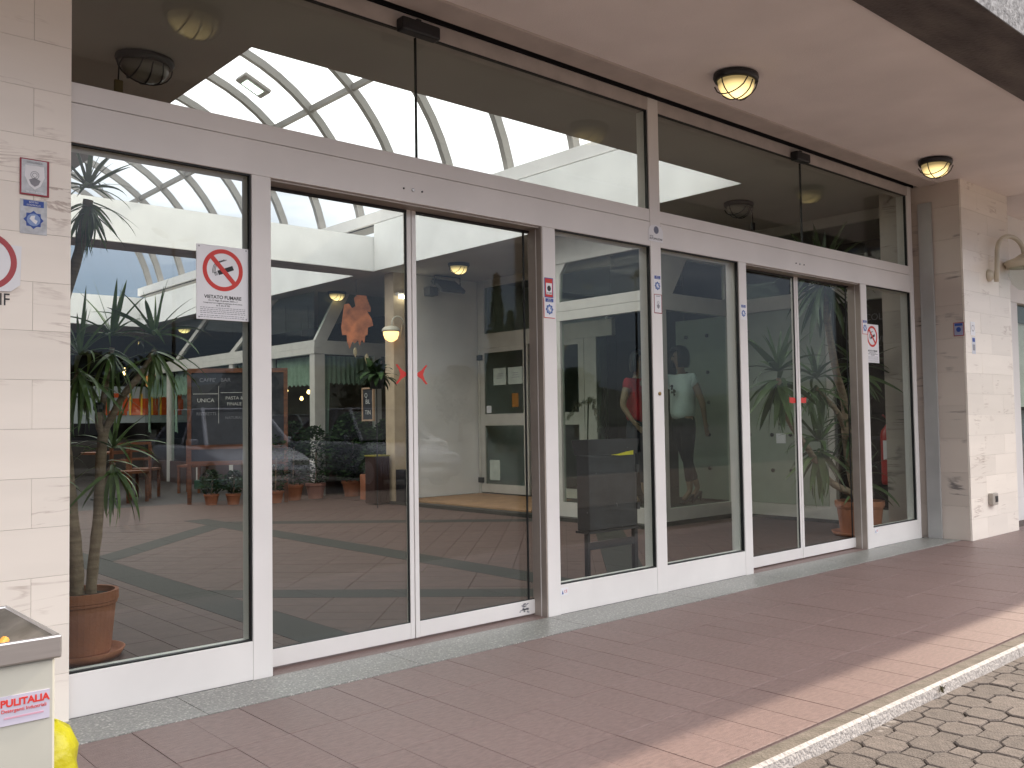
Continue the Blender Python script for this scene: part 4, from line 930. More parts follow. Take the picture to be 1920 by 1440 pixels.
# floodlight
fl_ = empty('floodlight', (9.9, 8.75, 4.2), 'grey rectangular floodlight hung below the ceiling by the white wall', 'floodlight')
m = MB().box((-.28, -.2, -.04), (.28, .2, .04)).xf(Matrix.Translation((9.86, 8.6, 4.0)) @ Matrix.Rotation(R(35), 4, 'X')); m.build('housing', mat('flood_grey', (.12, .125, .13), .5), fl_, .02)
m = MB().box((-.22, -.14, -.045), (.22, .14, -.038)).xf(Matrix.Translation((9.86, 8.6, 4.0)) @ Matrix.Rotation(R(35), 4, 'X')); m.build('lens', mat('flood_lens', (.26, .27, .28), .2), fl_)
m = MB(); m.tube([(9.56, 8.62, 4.0), (9.56, 8.62, 4.18), (10.16, 8.62, 4.18), (10.16, 8.62, 4.0)], .012, 6); m.build('bracket', DARK, fl_); box('ballast_box', (9.5, 8.7, 3.82), (9.7, 8.88, 3.98), mat('flood_grey2', (.14, .145, .15), .5), fl_)
# lantern and tube on the wall end
ln_ = empty('lantern', (8.72, 8.75, 2.9), 'lit cream lantern with globe on a curved bracket at the lamp toned wall end', 'lantern')
MB().tube([(8.95, 8.86, 3.0), (8.95, 8.8, 3.25)]+[(8.95-.13+.13*math.cos(R(a)), 8.8-.04, 3.25+.13*math.sin(R(a))) for a in range(0, 181, 20)]+[(8.69, 8.76, 3.15)], .015, 8).build('arm', CANDLE, ln_, smooth=True)
MB().lathe([(.03, .07), (.12, .05), (.165, 0), (.165, -.03), (.14, -.04)], (8.66, 8.74, 3.13), 20).build('shade', CANDLE, ln_, smooth=True)
MB().lathe([(.14, 0), (.14, -.05), (.11, -.13), (.05, -.17), (.01, -.18)], (8.66, 8.74, 3.09), 20).build('globe', emit('lantern_glow', (1, .58, .22), 1.6), ln_, smooth=True)
tl_ = empty('tube_light', (8.98, 8.8, 3.7), 'bright white tube light on the lamp toned wall end above the lantern', 'light fitting')
box('base', (8.85, 8.79, 3.77), (9.13, 8.858, 3.82), WHITE, tl_); MB().tube([(8.86, 8.75, 3.74), (9.13, 8.75, 3.74)], .035, 10).build('tube', TUBE, tl_, smooth=True)

# ================================================================== CAFE
BASEDIM = mat('dimmed_base_panel', (.05, .028, .02), .6)  # cafe base panels: dimness of the far hall put into the colour
cf = empty('cafe', (8.8, 14, 0), 'white framed cafe windows with green curtains beyond the lamp toned wall end', 'cafe')
XF = 8.80
def bay(a, b):
    box('post', (XF, a-.1, 0), (XF+.12, a+.1, 2.9), WIN, cf)
    box('base_panel', (XF+.004, a+.1, 0), (XF+.1, b-.1, .55), BASEDIM, cf)
    box('pane', (XF+.05, a+.1, .55), (XF+.062, b-.1, 2.9), GLASSD, cf)
bays = [11.8, 13.7, 15.6, 17.5, 19.4, 21.3]
for a, b in zip(bays, bays[1:]): bay(a, b)
box('beam', (XF-.02, 11.68, 2.9), (XF+.12, 21.4, 3.03), WIN, cf); box('beam', (XF-.015, 11.68, 3.034), (XF+.12, 21.4, 3.18), WIN, cf)
for a, b in zip(bays, bays[1:]):
    box('upper_pane', (XF+.05, a, 3.18), (XF+.06, b, 4.19), GLASSD, cf)

for b_ in (15.55, 18.9): MB().prism([(XF, b_-.12, 3.18), (XF, b_+.12, 3.18), (XF, b_-1.95, 4.19), (XF, b_-2.2, 4.19)], (.08, 0, 0)).build('raking_brace', WIN, cf)
box('beam', (XF+.12, 11.7, 2.9), (11.5, 11.8, 3.18), WIN, cf); box('post', (XF+.12, 11.705, 0), (XF+.24, 11.8, 2.9), WIN, cf); box('post', (10.25, 11.70, 0), (10.42, 11.8, 2.9), WIN, cf)
box('base_panel', (XF+.24, 11.71, 0), (10.25, 11.8, .55), BASEDIM, cf); box('pane', (XF+.24, 11.74, .55), (10.25, 11.752, 2.9), GLASSD, cf); box('pane', (10.42, 11.74, .1), (11.5, 11.752, 2.9), GLASSD, cf)
MB().prism([(XF+.02, 11.71, 3.18), (XF+.30, 11.71, 3.18), (XF+.85, 11.71, 4.19), (XF+.55, 11.71, 4.19)], (0, .08, 0)).build('raking_brace', WIN, cf)
box('upper_pane', (XF+.12, 11.75, 3.18), (11.5, 11.76, 4.19), GLASSD, cf)
def curtain(p0, p1, z1, prof, m=CURT):
    mb = MB(); n = 60; P0, P1 = Vector(p0), Vector(p1); d_ = (P1-P0); nr = Vector((-d_.y, d_.x, 0)).normalized(); vs = []
    for i in range(n+1):
        u = i/n; off = nr*(.03*math.sin(u*n*1.1))
        zb = prof(u)+.03*math.sin(i*2.1)
        for t_ in (0, .5, 1): q = P0+d_*u+off*(.5+.5*t_); vs.append((q.x, q.y, z1+(zb-z1)*t_))
    fs = [(3*i+k, 3*i+3+k, 3*i+4+k, 3*i+1+k) for i in range(n) for k in (0, 1)]
    return mb.add(vs, fs).build('curtain', m, cf, smooth=True)
for a, b in zip(bays, bays[1:]): curtain((XF+.15, a+.1, 0), (XF+.15, b-.1, 0), 2.88, lambda u: 2.28 if .14 < u < .9 else (1.3 if u >= .9 else 1.25))
curtain((XF+.26, 11.86, 0), (10.25, 11.86, 0), 2.88, lambda u: 2.3 if u > .14 else 1.25)
for k, (x, y, z) in enumerate(((9.6, 14.4, 2.25), (9.9, 13.9, 2.2), (10.6, 15.5, 2.1))):
    e_ = empty('cafe_pendant', (x, y, z), ('small warm pendant bulb seen under the green curtain', 'small warm pendant bulb nearest the corner post', 'small warm pendant bulb deep inside the cafe')[k], 'pendant lamp', 'pendant bulbs inside the cafe')
    MB().lathe([(.01, -.05), (.04, -.03), (.045, 0), (.02, .05)], (x, y, z), 10).build('bulb', WARM, e_, smooth=True); MB().tube([(x, y, z+.05), (x, y, 4.19)], .005, 4).build('cord', BLACK, e_)
struct(box('cafe_back_wall', (12.5, 11.9, 0), (12.6, 22, 4.2), mat('cafe_brown', (.07, .035, .022), .8)))
struct(box('cafe_floor', (8.8, 9.1, -.05), (16, 30, -.001), TILEIN))
# furniture glimpsed in the cafe: bistro chairs and tables in front of the windows
def chair(x, y, rz, label):
    e_ = empty('cafe_chair', (x, y, 0), label, 'chair', 'wooden cafe chairs', rz=rz)
    b = lambda n_, a, c: MB().box(a, c).build(n_, WOOD, e_, local=True)
    b('seat', (-.26, -.26, .56), (.26, .26, .61))
    for sx in (-.25, .2):
        b('leg', (sx, -.25, 0), (sx+.05, -.2, .56)); b('leg', (sx, .2, 0), (sx+.05, .25, 1.15))
    for z in (.78, .95, 1.1): b('back_slat', (-.2, .21, z), (.2, .24, z+.05))
for i, (x, y, rz) in enumerate(((5.7, 13.4, .4), (6.3, 14.3, 2.4), (4.7, 14.6, 1.2), (7.6, 14.9, -.8))):
    chair(x, y, rz, ('wooden cafe chair just beside the chalkboard', 'wooden cafe chair behind the chalkboard frame', 'wooden cafe chair behind the palm trunks', 'wooden cafe chair against the curtained windows')[i])
tb = empty('cafe_table', (5.6, 14.5, 0), 'round wooden cafe table between the chairs', 'table')
MB().lathe([(.45, 0), (.45, .04)], (5.6, 14.5, .92), 24).build('table_top', WOOD, tb); MB().tube([(5.6, 14.5, .02), (5.6, 14.5, .92)], .04, 10).build('pedestal', DARK, tb); MB().lathe([(.28, 0), (.26, .03)], (5.6, 14.5, 0), 20).build('base', DARK, tb)
# chalkboard
cbd = empty('chalkboard', (6.9, 11.45, 0), 'large wooden framed chalkboard menu standing in the hall', 'chalkboard')
cb0, cb1 = Vector((6.24, 11.9, 0)), Vector((7.75, 10.87, 0)); dd = (cb1-cb0).normalized(); nn = Vector((dd.y, -dd.x, 0)); WB = (cb1-cb0).length
def onb(u, z, off=0): return cb0+dd*u+nn*off+Vector((0, 0, z))
def bplank(name, u0, u1, z0, z1, t0, t1, m): return MB().prism([onb(u0, z0, t0), onb(u1, z0, t0), onb(u1, z1, t0), onb(u0, z1, t0)], nn*(t1-t0)).build(name, m, cbd)
bplank('slate', .07, WB-.07, .80, 2.45, 0, .02, BOARD)
bplank('frame_side', 0, .07, 0, 2.53, -.02, .04, WOOD); bplank('frame_side', WB-.07, WB, 0, 2.53, -.02, .04, WOOD); bplank('frame_top', .07, WB-.07, 2.45, 2.53, -.02, .04, WOOD); bplank('frame_bottom', .07, WB-.07, .72, .80, -.02, .04, WOOD); bplank('frame_shelf', .07, WB-.07, 1.02, 1.1, .02, .05, WOOD)
bplank('chalk_line', .1, .55, 2.05, 2.06, .02, .022, CHALK); bplank('chalk_line', .6, 1.1, 2.07, 2.08, .02, .022, CHALK); bplank('chalk_line', .56, .568, 1.5, 2.2, .02, .022, CHALK); bplank('chalk_line', 1.12, 1.128, 1.45, 2.22, .02, .022, CHALK)
angz = math.degrees(math.atan2(dd.y, dd.x)); tdim = mat('faint_chalk', (.22, .22, .24), .9)
for s1, u, z, sz, m_ in (('CAFFE\'   BAR', .5, 2.31, .10, tdim), ('CENA', 1.15, 2.32, .09, tdim), ('UNICA', .33, 1.93, .10, CHALK), ('PASTA &', .85, 1.97, .085, CHALK), ('FINALE', .85, 1.86, .085, CHALK), ('RISTRETTI', .34, 1.68, .08, tdim), ('NATURALI', .85, 1.6, .07, tdim)):
    p = onb(u, z, .0225); text(s1, 'chalk_lettering', p, sz, m_, cbd, rot=(90, 0, angz))
# plants and pots in front of the cafe
def shrub(x, y, r, h, pr, ph, label, cat='potted plant', n=420, box_=False, leafs_=.05, grp='potted shrubs by the cafe', m_=LEAFD, potm=TERRA):
    e_ = empty('potted_shrub', (x, y, 0), label, cat, grp)
    if box_: box('planter', (x-pr, y-pr*.6, 0), (x+pr, y+pr*.6, ph), potm, e_, .01)
    else: MB().lathe([(pr*.7, 0), (pr*.92, ph*.8), (pr, ph*.82), (pr, ph), (pr*.85, ph), (.01, ph*.95)], (x, y, 0), 20).build('pot', potm, e_)
    m = MB(); rnd_ = random.Random(int(x*100))
    for k in range(n):
        a = rnd_.uniform(0, 6.28); t_ = rnd_.random(); zc = ph+.02+t_*(h-ph); rr_ = r*math.sin(math.pi*min(.98, .12+t_*.85))**.6*rnd_.random()**.45
        c = Vector((x+rr_*math.cos(a), y+rr_*math.sin(a), zc)); u = Vector((math.cos(a)+rnd_.uniform(-.6, .6), math.sin(a)+rnd_.uniform(-.6, .6), rnd_.uniform(-.5, .7))).normalized()*leafs_
        v = Vector((rnd_.uniform(-1, 1), rnd_.uniform(-1, 1), rnd_.uniform(-1, 1))).cross(u).normalized()*leafs_*.38
        m.add([c-u, c-v, c+u, c+v], [(0, 1, 2, 3)])
    o = m.build('foliage', m_, e_); o['kind'] = 'stuff'
    st = MB().tube([(x, y, ph*.9), (x+.02, y, ph+(h-ph)*.6)], .015, 6); st.build('stem', BARK, e_)
shrub(6.5, 11.45, .22, .62, .14, .2, 'low green plant in a small pot under the chalkboard, nearest the palm', n=260)
shrub(6.82, 11.22, .22, .60, .14, .2, 'low green plant in a small pot under the middle of the chalkboard', n=260)
shrub(7.14, 11.0, .22, .62, .14, .2, 'low green plant in a small pot under the chalkboard corner', n=260)
shrub(7.5, 10.9, .30, 1.25, .16, .22, 'round bush in a clay pot right of the chalkboard', n=420)
shrub(8.03, 11.2, .36, 1.5, .2, .3, 'dense bush in a reddish clay pot before the corner post', n=900)
shrub(8.52, 11.2, .36, 1.4, .2, .3, 'dense bush in a pinkish clay pot right of the corner post', n=900, potm=mat('pink_clay', (.36, .17, .13), .8))
shrub(9.3, 11.1, .5, 1.65, .22, .32, 'large dark bush filling the alcove by the cafe glass', n=2600, leafs_=.07)
shrub(9.9, 10.7, .45, 1.5, .22, .32, 'second large bush deeper in the alcove', n=1800, leafs_=.07)
shrub(9.2, 10.1, .32, 1.05, .26, .48, 'leafy plant in a square terracotta planter', n=500, box_=True)
gb = empty('green_trough', (6.85, 11.5, 0), 'long green plastic trough of plants under the chalkboard', 'planter')
MB().prism([tuple(onb(.1, .28, -.28)), tuple(onb(1.3, .28, -.28)), tuple(onb(1.3, .28, -.08)), tuple(onb(.1, .28, -.08))], (0, 0, .16)).build('trough', mat('green_plastic', (.03, .10, .06), .5), gb)
# wooden litter box and dark box
wb = empty('wooden_litter_box', (8.6, 9.1, 0), 'dark wooden slatted litter box with a yellow liner edge', 'litter box')
DW = mat('dark_wood', (.04, .016, .012), .6)
box('carcass', (8.42, 8.95, .02), (8.74, 9.25, .86), DW, wb)
for k in range(6): box('slat', (8.425+k*.053, 8.935, .04), (8.465+k*.053, 8.949, .84), DW, wb)
box('liner_edge', (8.41, 8.94, .862), (8.75, 9.26, .885), mat('dull_yellow', (.30, .26, .03), .5), wb)
tag(MB().box((8.79, 8.55, .0), (8.95, 8.83, .62)).build('umbrella_stand', DARK, None, .01), 'plain dark umbrella stand at the foot of the lamp toned wall end', 'umbrella stand')
# hanging plant
hp_ = empty('hanging_plant', (8.15, 8.45, 2.22), 'broad leaved plant on a tall thin stand in front of the lamp toned wall end', 'plant')
m0 = leafmesh(1.0, .36, 6, .12)
me_big = m0.build('leaf', LEAFD, smooth=True); dat = me_big.data; C.objects.unlink(me_big); bpy.data.objects.remove(me_big)
rnd_ = random.Random(4)
for k in range(46):
    o = bpy.data.objects.new('leaf', dat); C.objects.link(o); o.parent = hp_
    elv = rnd_.uniform(-25, 75); az = k*2.4
    o.matrix_local = Matrix.Translation((rnd_.uniform(-.05, .05), rnd_.uniform(-.05, .05), rnd_.uniform(-.02, .1))) @ Matrix.Rotation(az, 4, 'Z') @ Matrix.Rotation(-R(elv), 4, 'Y') @ Matrix.Scale(rnd_.uniform(.28, .46), 4)
MB().tube([(8.15, 8.45, 0), (8.15, 8.45, 2.1)], .010, 6).build('stand', DARK, hp_); MB().lathe([(.1, 0), (.14, .18), (.12, .18)], (8.15, 8.45, 2.05), 14).build('pot', DARK, hp_)
# small framed slate
fs_ = empty('framed_slate', (8.8, 9.7, 1.5), 'narrow pale framed slate with chalk writing hanging by the plants', 'slate')
m_ = mat('pale_wood', (.42, .28, .18), .6)
box('slate', (8.79, 9.55, 1.53), (8.81, 9.88, 2.1), BOARD, fs_)
for a in ((9.52, 9.55, 1.5, 2.13), (9.88, 9.91, 1.5, 2.13), (9.55, 9.88, 1.5, 1.53), (9.55, 9.88, 2.1, 2.13)): box('frame_bar', (8.775, a[0], a[2]), (8.815, a[1], a[3]), m_, fs_)
text('Q', 'chalk_lettering', (8.788, 9.78, 1.98), .12, CHALK, fs_, rot=(90, 0, -90)); text('BIL', 'chalk_lettering', (8.788, 9.72, 1.86), .12, CHALK, fs_, rot=(90, 0, -90)); text('TIN', 'chalk_lettering', (8.788, 9.72, 1.66), .12, CHALK, fs_, rot=(90, 0, -90))
# orange maple leaf decoration
ml = empty('maple_leaf_ornament', (8.67, 9.9, 3.4), 'large orange paper maple leaf hanging above the alcove plants', 'ornament')
P_ = [((a-1170)/560, (1150-b)/560) for a, b in ((1180, 865), (1275, 875), (1300, 950), (1322, 1000), (1318, 1050), (1285, 1045), (1330, 1120), (1345, 1195), (1290, 1215), (1285, 1290), (1262, 1300), (1250, 1380), (1225, 1340), (1205, 1405), (1180, 1350), (1150, 1380), (1125, 1360), (1095, 1440), (1070, 1370), (1065, 1290), (1018, 1290), (1008, 1200), (1022, 1100), (1030, 1040), (1040, 965), (1090, 955), (1125, 1005), (1160, 985), (1145, 900))]
MB().prism([(8.67+p[0]*.745, 9.9-p[0]*.667, 3.38+p[1]) for p in P_], (.012, .013, 0)).build('leaf_blade', mat('maple_orange', (.62, .20, .07), .6, var=.25, scale=8), ml)
MB().tube([(8.67, 9.9, 3.85), (8.67, 9.9, 4.19)], .006, 5).build('cord', DARK, ml)
for k, (x_, z_) in enumerate(((.14, 2.68), (-.02, 2.8))): MB().lathe([(.005, -.1), (.045, -.02), (.04, .05), (.005, .1)], (8.67+x_, 9.9-x_*.9, z_), 8, 1, .4).build('small_leaf', mat('pale_leaf', (.5, .42, .25), .6), ml)
# counter with orange lettering far in the hall, glow added to its colours
ct = empty('market_counter', (8.6, 22, 0), 'pale counter board with orange block lettering at the far end of the hall', 'counter')
box('board', (6.2, 22, 1.58), (10.4, 22.15, 2.62), emit('board_added_glow', (.30, .33, .33), .06), ct); box('board_rim', (6.2, 21.97, 2.3), (8.0, 21.995, 2.33), DARK, ct)
OR = emit('orange_added_glow', (.42, .06, .01), .09)
def blk(x0_, x1_, z0, z1): box('lettering', (x0_, 21.96, z0), (x1_, 21.995, z1), OR, ct)
blk(7.95, 8.12, 1.8, 2.42); blk(8.12, 8.62, 2.30, 2.42); blk(8.12, 8.62, 1.8, 1.92); blk(8.5, 8.66, 1.92, 2.30)
blk(8.75, 9.5, 1.8, 2.28); blk(9.6, 9.76, 1.8, 2.42); blk(9.76, 10.2, 2.26, 2.42); blk(9.76, 10.2, 1.8, 1.95); blk(10.1, 10.25, 1.95, 2.26)
YL = emit('yellow_added_glow', (.6, .35, .03), .12)
for x_ in (8.68, 9.0, 9.3, 9.55): box('divider', (x_, 21.95, 1.8), (x_+.05, 21.96, 2.42), YL, ct)
box('counter_body', (6.2, 22, 0), (10.4, 22.9, 1.1), SHOPDARK, ct)
wc = empty('lit_wall_panel', (9.7, 23, 0), 'warm orange lit wall strip behind the counter', 'wall panel')
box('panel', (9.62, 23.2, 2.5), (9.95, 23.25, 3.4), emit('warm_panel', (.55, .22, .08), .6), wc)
for k, (x, y, z) in enumerate(((6.4, 20.5, 2.7), (7.6, 24, 2.9), (8.9, 23, 3.1))):
    e_ = empty('candle_bulb', (x, y, z), ('small glowing bulb above the pale counter board, beside the marble pier edge', 'small glowing bulb seen between the palm leaves', 'small glowing bulb near the warm wall strip')[k], 'lamp', 'glowing bulbs at the far end')
    MB().lathe([(.01, -.1), (.05, 0), (.02, .12)], (x, y, z), 10).build('bulb', WARM, e_, smooth=True); MB().tube([(x, y, z+.1), (x, y, 4.19)], .006, 4).build('cord', BLACK, e_)
sgn = empty('fascia_lettering', (7.3, 23, 4), 'dark fascia board with faint shop lettering in the far hall', 'sign')
box('board', (5.5, 23, 3.55), (9.3, 23.1, 4.19), mat('fascia_brown', (.035, .025, .022), .7), sgn); text('OBERTO', 'lettering', (6.9, 22.985, 3.9), .3, mat('faint_letter', (.12, .12, .12), .7), sgn)

# ================================================================== FIGURES
def skin(name, nodes, edges, m, parent, sub=2, root=None):
    me = bpy.data.meshes.new(name); keys = list(nodes); idx = {k: i for i, k in enumerate(keys)}
    me.from_pydata([Vector(nodes[k][0])*S for k in keys], [(idx[a], idx[b]) for a, b in edges], [])
    o = bpy.data.objects.new(name, me); C.objects.link(o); o.parent = parent
    o.modifiers.new('skin', 'SKIN'); sv = me.skin_vertices[0].data
    for k in keys:
        r_ = nodes[k][1]; r_ = r_ if isinstance(r_, tuple) else (r_, r_); sv[idx[k]].radius = (r_[0]*S, r_[1]*S); sv[idx[k]].use_root = False
    sv[idx[root or keys[0]]].use_root = True
    s2 = o.modifiers.new('sub', 'SUBSURF'); s2.levels = sub; s2.render_levels = sub
    me.materials.append(m)
    for p in me.polygons: p.use_smooth = True
    o.modifiers['skin'].use_smooth_shade = True
    return o
def figure(e_, pose, top_m, leg_m, hair=True, sleeves='short', boots=False, skin_m=SKIN, bulk=1.0, shoe_m=None, arms=True):
    """pose: joint coordinates in local plan units, y forward = -Y local"""
    j = pose; k = bulk
    body = {'pel': (j['pel'], (.155*k, .11*k)), 'wst': (j['wst'], (.105*k, .09*k)), 'chs': (j['chs'], (.165*k, .12*k)), 'nkb': (j['nkb'], (.07, .065)), 'nck': (j['nck'], (.05, .055)), 'chin': (j['chin'], (.075, .085)), 'hed': (j['hed'], (.10, .12)), 'crn': (j['crn'], (.07, .085))}
    ed = [('pel', 'wst'), ('wst', 'chs'), ('chs', 'nkb'), ('nkb', 'nck'), ('nck', 'chin'), ('chin', 'hed'), ('hed', 'crn')]
    for s_ in 'lr':
        body.update({'hip'+s_: (j['hip'+s_], .105*k), 'kne'+s_: (j['kne'+s_], .066*k), 'clf'+s_: ((Vector(j['kne'+s_])*.65+Vector(j['ank'+s_])*.35), .064*k), 'ank'+s_: (j['ank'+s_], .038), 'toe'+s_: (j['toe'+s_], (.04, .028)),
                     'sho'+s_: (j['sho'+s_], .068*k), 'elb'+s_: (j['elb'+s_], .044*k), 'wri'+s_: (j['wri'+s_], .028), 'hnd'+s_: (j['hnd'+s_], (.036, .018))})
        ed += [('pel', 'hip'+s_), ('hip'+s_, 'kne'+s_), ('kne'+s_, 'clf'+s_), ('clf'+s_, 'ank'+s_), ('ank'+s_, 'toe'+s_), ('chs', 'sho'+s_), ('sho'+s_, 'elb'+s_), ('elb'+s_, 'wri'+s_), ('wri'+s_, 'hnd'+s_)]
        w_ = Vector(j['wri'+s_]); h_ = Vector(j['hnd'+s_]); d_ = (h_-w_).normalized(); sd_ = d_.cross(Vector((0, 1, .2))).normalized() if abs(d_.y) < .9 else Vector((1, 0, 0))
        pr_ = 'hnd'+s_
        for q in range(4):
            a = f'f{q}a{s_}'; b = f'f{q}b{s_}'; off = sd_*(q-1.5)*.02
            ll = (.07, .082, .078, .06)[q]; cv = Vector((0, -.015, -.005))
            body[a] = (h_+off+d_*.03, .0105); body[b] = (h_+off*1.15+d_*(.03+ll)+cv, .0075); ed += [(pr_, a), (a, b)]
        body['tha'+s_] = (w_+d_*.03+sd_*.035, .012); body['thb'+s_] = (w_+d_*.085+sd_*.055, .008); ed += [('wri'+s_, 'tha'+s_), ('tha'+s_, 'thb'+s_)]
    skin('body', body, ed, skin_m, e_, 1, 'pel')
    # face
    f = (Vector(j['face'])).normalized(); h_ = Vector(j['hed']); sd_ = f.cross(Vector((0, 0, 1))).normalized()
    ns_ = MB().prism([h_+f*.105+Vector((0, 0, .01)), h_+f*.105+sd_*.014+Vector((0, 0, -.045)), h_+f*.105-sd_*.014+Vector((0, 0, -.045))], f*.025); ns_.build('nose', skin_m, e_, .004, local=True)
    for q in (-1, 1):
        m = MB().lathe([(.001, -.012), (.012, 0), (.001, .012)], h_+f*.108+sd_*.035*q+Vector((0, 0, .008)), 8, 1, 1); m.build('eye', INK, e_, local=True, smooth=True)
        m = MB().lathe([(.003, -.03), (.018, -.01), (.02, .02), (.004, .03)], h_+sd_*.10*q-f*.005, 8, .6, 1); m.build('ear', skin_m, e_, local=True, smooth=True)
    MB().lathe([(.001, -.006), (.028, 0), (.001, .006)], h_+f*.098+Vector((0, 0, -.07)), 10, 1, .6).build('mouth', mat('lips', (.35, .08, .07), .5), e_, local=True, smooth=True)
    tp = {'wst': (j['wst'], (.158*k, .158*k)), 'chs': (j['chs'], (.20*k, .18*k))}
    pz = Vector(j['pel'])+Vector((0, 0, -.03)); tp['hem'] = (pz, (.20*k, .195*k)); tp['col'] = (Vector(j['nkb'])-Vector((0, 0, .02)), (.085, .08))
    te = [('hem', 'wst'), ('wst', 'chs'), ('chs', 'col')]
    for s_ in 'lr':
        sh = Vector(j['sho'+s_]); el2 = Vector(j['elb'+s_]); wr = Vector(j['wri'+s_])
        tp['sh'+s_] = (sh, .085*k); te.append(('chs', 'sh'+s_))
        if sleeves == 'short': tp['sl'+s_] = (sh.lerp(el2, .38), .075*k); te.append(('sh'+s_, 'sl'+s_))
        elif sleeves == 'long': tp['el'+s_] = (el2, .066*k); tp['cu'+s_] = (wr, .05*k); te += [('sh'+s_, 'el'+s_), ('el'+s_, 'cu'+s_)]
    skin('shirt' if sleeves != 'long' else 'jacket', tp, te, top_m, e_, 2, 'hem')
    lg = {'pv': (j['pel'], (.170*k, .126*k)), 'wb': (Vector(j['pel'])+Vector((0, 0, .12)), (.145*k, .105*k))}; le = [('pv', 'wb')]
    for s_ in 'lr':
        kn = Vector(j['kne'+s_]); an = Vector(j['ank'+s_]); cuff = kn.lerp(an, .98 if boots else .78)
        lg.update({'hp'+s_: (j['hip'+s_], .115*k), 'kn'+s_: (kn, (.085 if boots else .074)*k), 'cu'+s_: (cuff, (.075 if boots else .052)*k)}); le += [('pv', 'hp'+s_), ('hp'+s_, 'kn'+s_), ('kn'+s_, 'cu'+s_)]
    skin('trousers', lg, le, leg_m, e_, 2, 'pv')
    for s_ in 'lr':
        an = Vector(j['ank'+s_]); to = Vector(j['toe'+s_]); dr_ = (to-an); dr_.z = 0; dr_.normalize(); zf = j['zf'+s_]
        if boots:
            skin('boot', {'a': (an+Vector((0, 0, .08)), .065), 'b': (Vector((an.x, an.y, zf+.06)), (.06, .06)), 'c': (Vector((to.x, to.y, zf+.04)), (.055, .035)), 'd': (Vector((to.x, to.y, zf+.035))+dr_*.08, (.04, .028))}, [('a', 'b'), ('b', 'c'), ('c', 'd')], shoe_m or BLACK, e_, 1, 'a')
        else:
            heel = an-dr_*.05; sd2 = Vector((-dr_.y, dr_.x, 0))
            m = MB(); tip = to+dr_*.07
            hz = an.z-.045
            m.add([heel-sd2*.035+Vector((0, 0, hz-heel.z)), heel+sd2*.035+Vector((0, 0, hz-heel.z)), to+sd2*.042+Vector((0, 0, zf-to.z+.03)), Vector((tip.x, tip.y, zf+.012)), to-sd2*.042+Vector((0, 0, zf-to.z+.03)),
                   heel-sd2*.035+Vector((0, 0, hz-.03-heel.z)), heel+sd2*.035+Vector((0, 0, hz-.03-heel.z)), to+sd2*.042+Vector((0, 0, zf-to.z)), Vector((tip.x, tip.y, zf)), to-sd2*.042+Vector((0, 0, zf-to.z))],
                  [(0, 1, 2, 3, 4), (5, 9, 8, 7, 6), (0, 5, 6, 1), (1, 6, 7, 2), (2, 7, 8, 3), (3, 8, 9, 4), (4, 9, 5, 0)])
            m.tube([heel+Vector((0, 0, hz-.02-heel.z)), Vector((heel.x, heel.y, zf))], [.026, .013], 8); m.build('shoe', shoe_m or BLACK, e_, local=True)
    if hair:
        m = MB(); seg = 20; h_ = Vector(j['hed']); vs = []; rings_ = [(.02, .165), (.085, .145), (.125, .09), (.14, .02), (.142, -.06), (.135, -.13), (.12, -.16)]
        for r_, dz in rings_:
            for q in range(seg):
                a = 2*math.pi*q/seg; dv = Vector((math.cos(a), math.sin(a), 0)); fr = dv.dot(f)
                rr_ = r_*(1.0+.12*abs(fr)); cc = h_+dv*rr_+Vector((0, 0, dz))
                if fr > .72 and dz < .06: cc = h_+dv*.07+Vector((0, 0, .09))
                vs.append(cc)
        n_ = len(rings_); m.add(vs, [(i*seg+q, i*seg+(q+1) % seg, (i+1)*seg+(q+1) % seg, (i+1)*seg+q) for i in range(n_-1) for q in range(seg)]+[tuple(range(seg))])
        m.build('hair', HAIR, e_, local=True, smooth=True)
# white shirt mannequin: walks towards the picture's left, built in a frame where -x is forward
mw_ = empty('mannequin', (10.40, 3.62, .20), 'mannequin with dark bob in white printed T-shirt and black leggings, striding', 'mannequin', 'dressed mannequins in the shop window', rz=R(-6))
pose = dict(pel=(0, 0, 1.20), wst=(-.02, 0, 1.42), chs=(-.03, 0, 1.68), nkb=(-.01, 0, 1.86), nck=(-.03, 0, 1.93), chin=(-.05, 0, 2.02), hed=(-.06, 0, 2.12), crn=(-.05, 0, 2.22), face=(-1, .3, -.1),
            hipl=(-.0, -.09, 1.10), hipr=(.0, .09, 1.10), knel=(-.02, -.09, .66), kner=(.12, .08, .66), ankl=(.02, -.08, .17), ankr=(.36, .08, .19), toel=(-.13, -.08, .05), toer=(.22, .08, .05), zfl=0.0, zfr=0.0,
            shol=(0, -.19, 1.80), shor=(0, .19, 1.80), elbl=(.14, -.25, 1.44), elbr=(.04, .22, 1.43), wril=(.22, -.22, 1.14), wrir=(.03, .2, 1.16), hndl=(.26, -.2, 1.06), hndr=(.03, .19, 1.09))
figure(mw_, pose, SHIRTW, LEGG, shoe_m=BLACK, bulk=1.12); mw_.scale = (1.03, 1.03, 1.03)
m = MB()
for k in range(9):
    c_ = (-.21+random.uniform(-.005, .005), random.uniform(-.03, .05)-.03, 1.62+random.uniform(-.07, .09)); m.lathe([(.004, -.02), (.018, 0), (.004, .02)], c_, 7)
m.build('shirt_print', mat('print_grey', (.05, .05, .055), .8), mw_, local=True)
mr_ = empty('mannequin', (9.80, 4.00, .20), 'mannequin in red printed T-shirt and dark trousers, standing in the dark shop', 'mannequin', 'dressed mannequins in the shop window', rz=R(0))
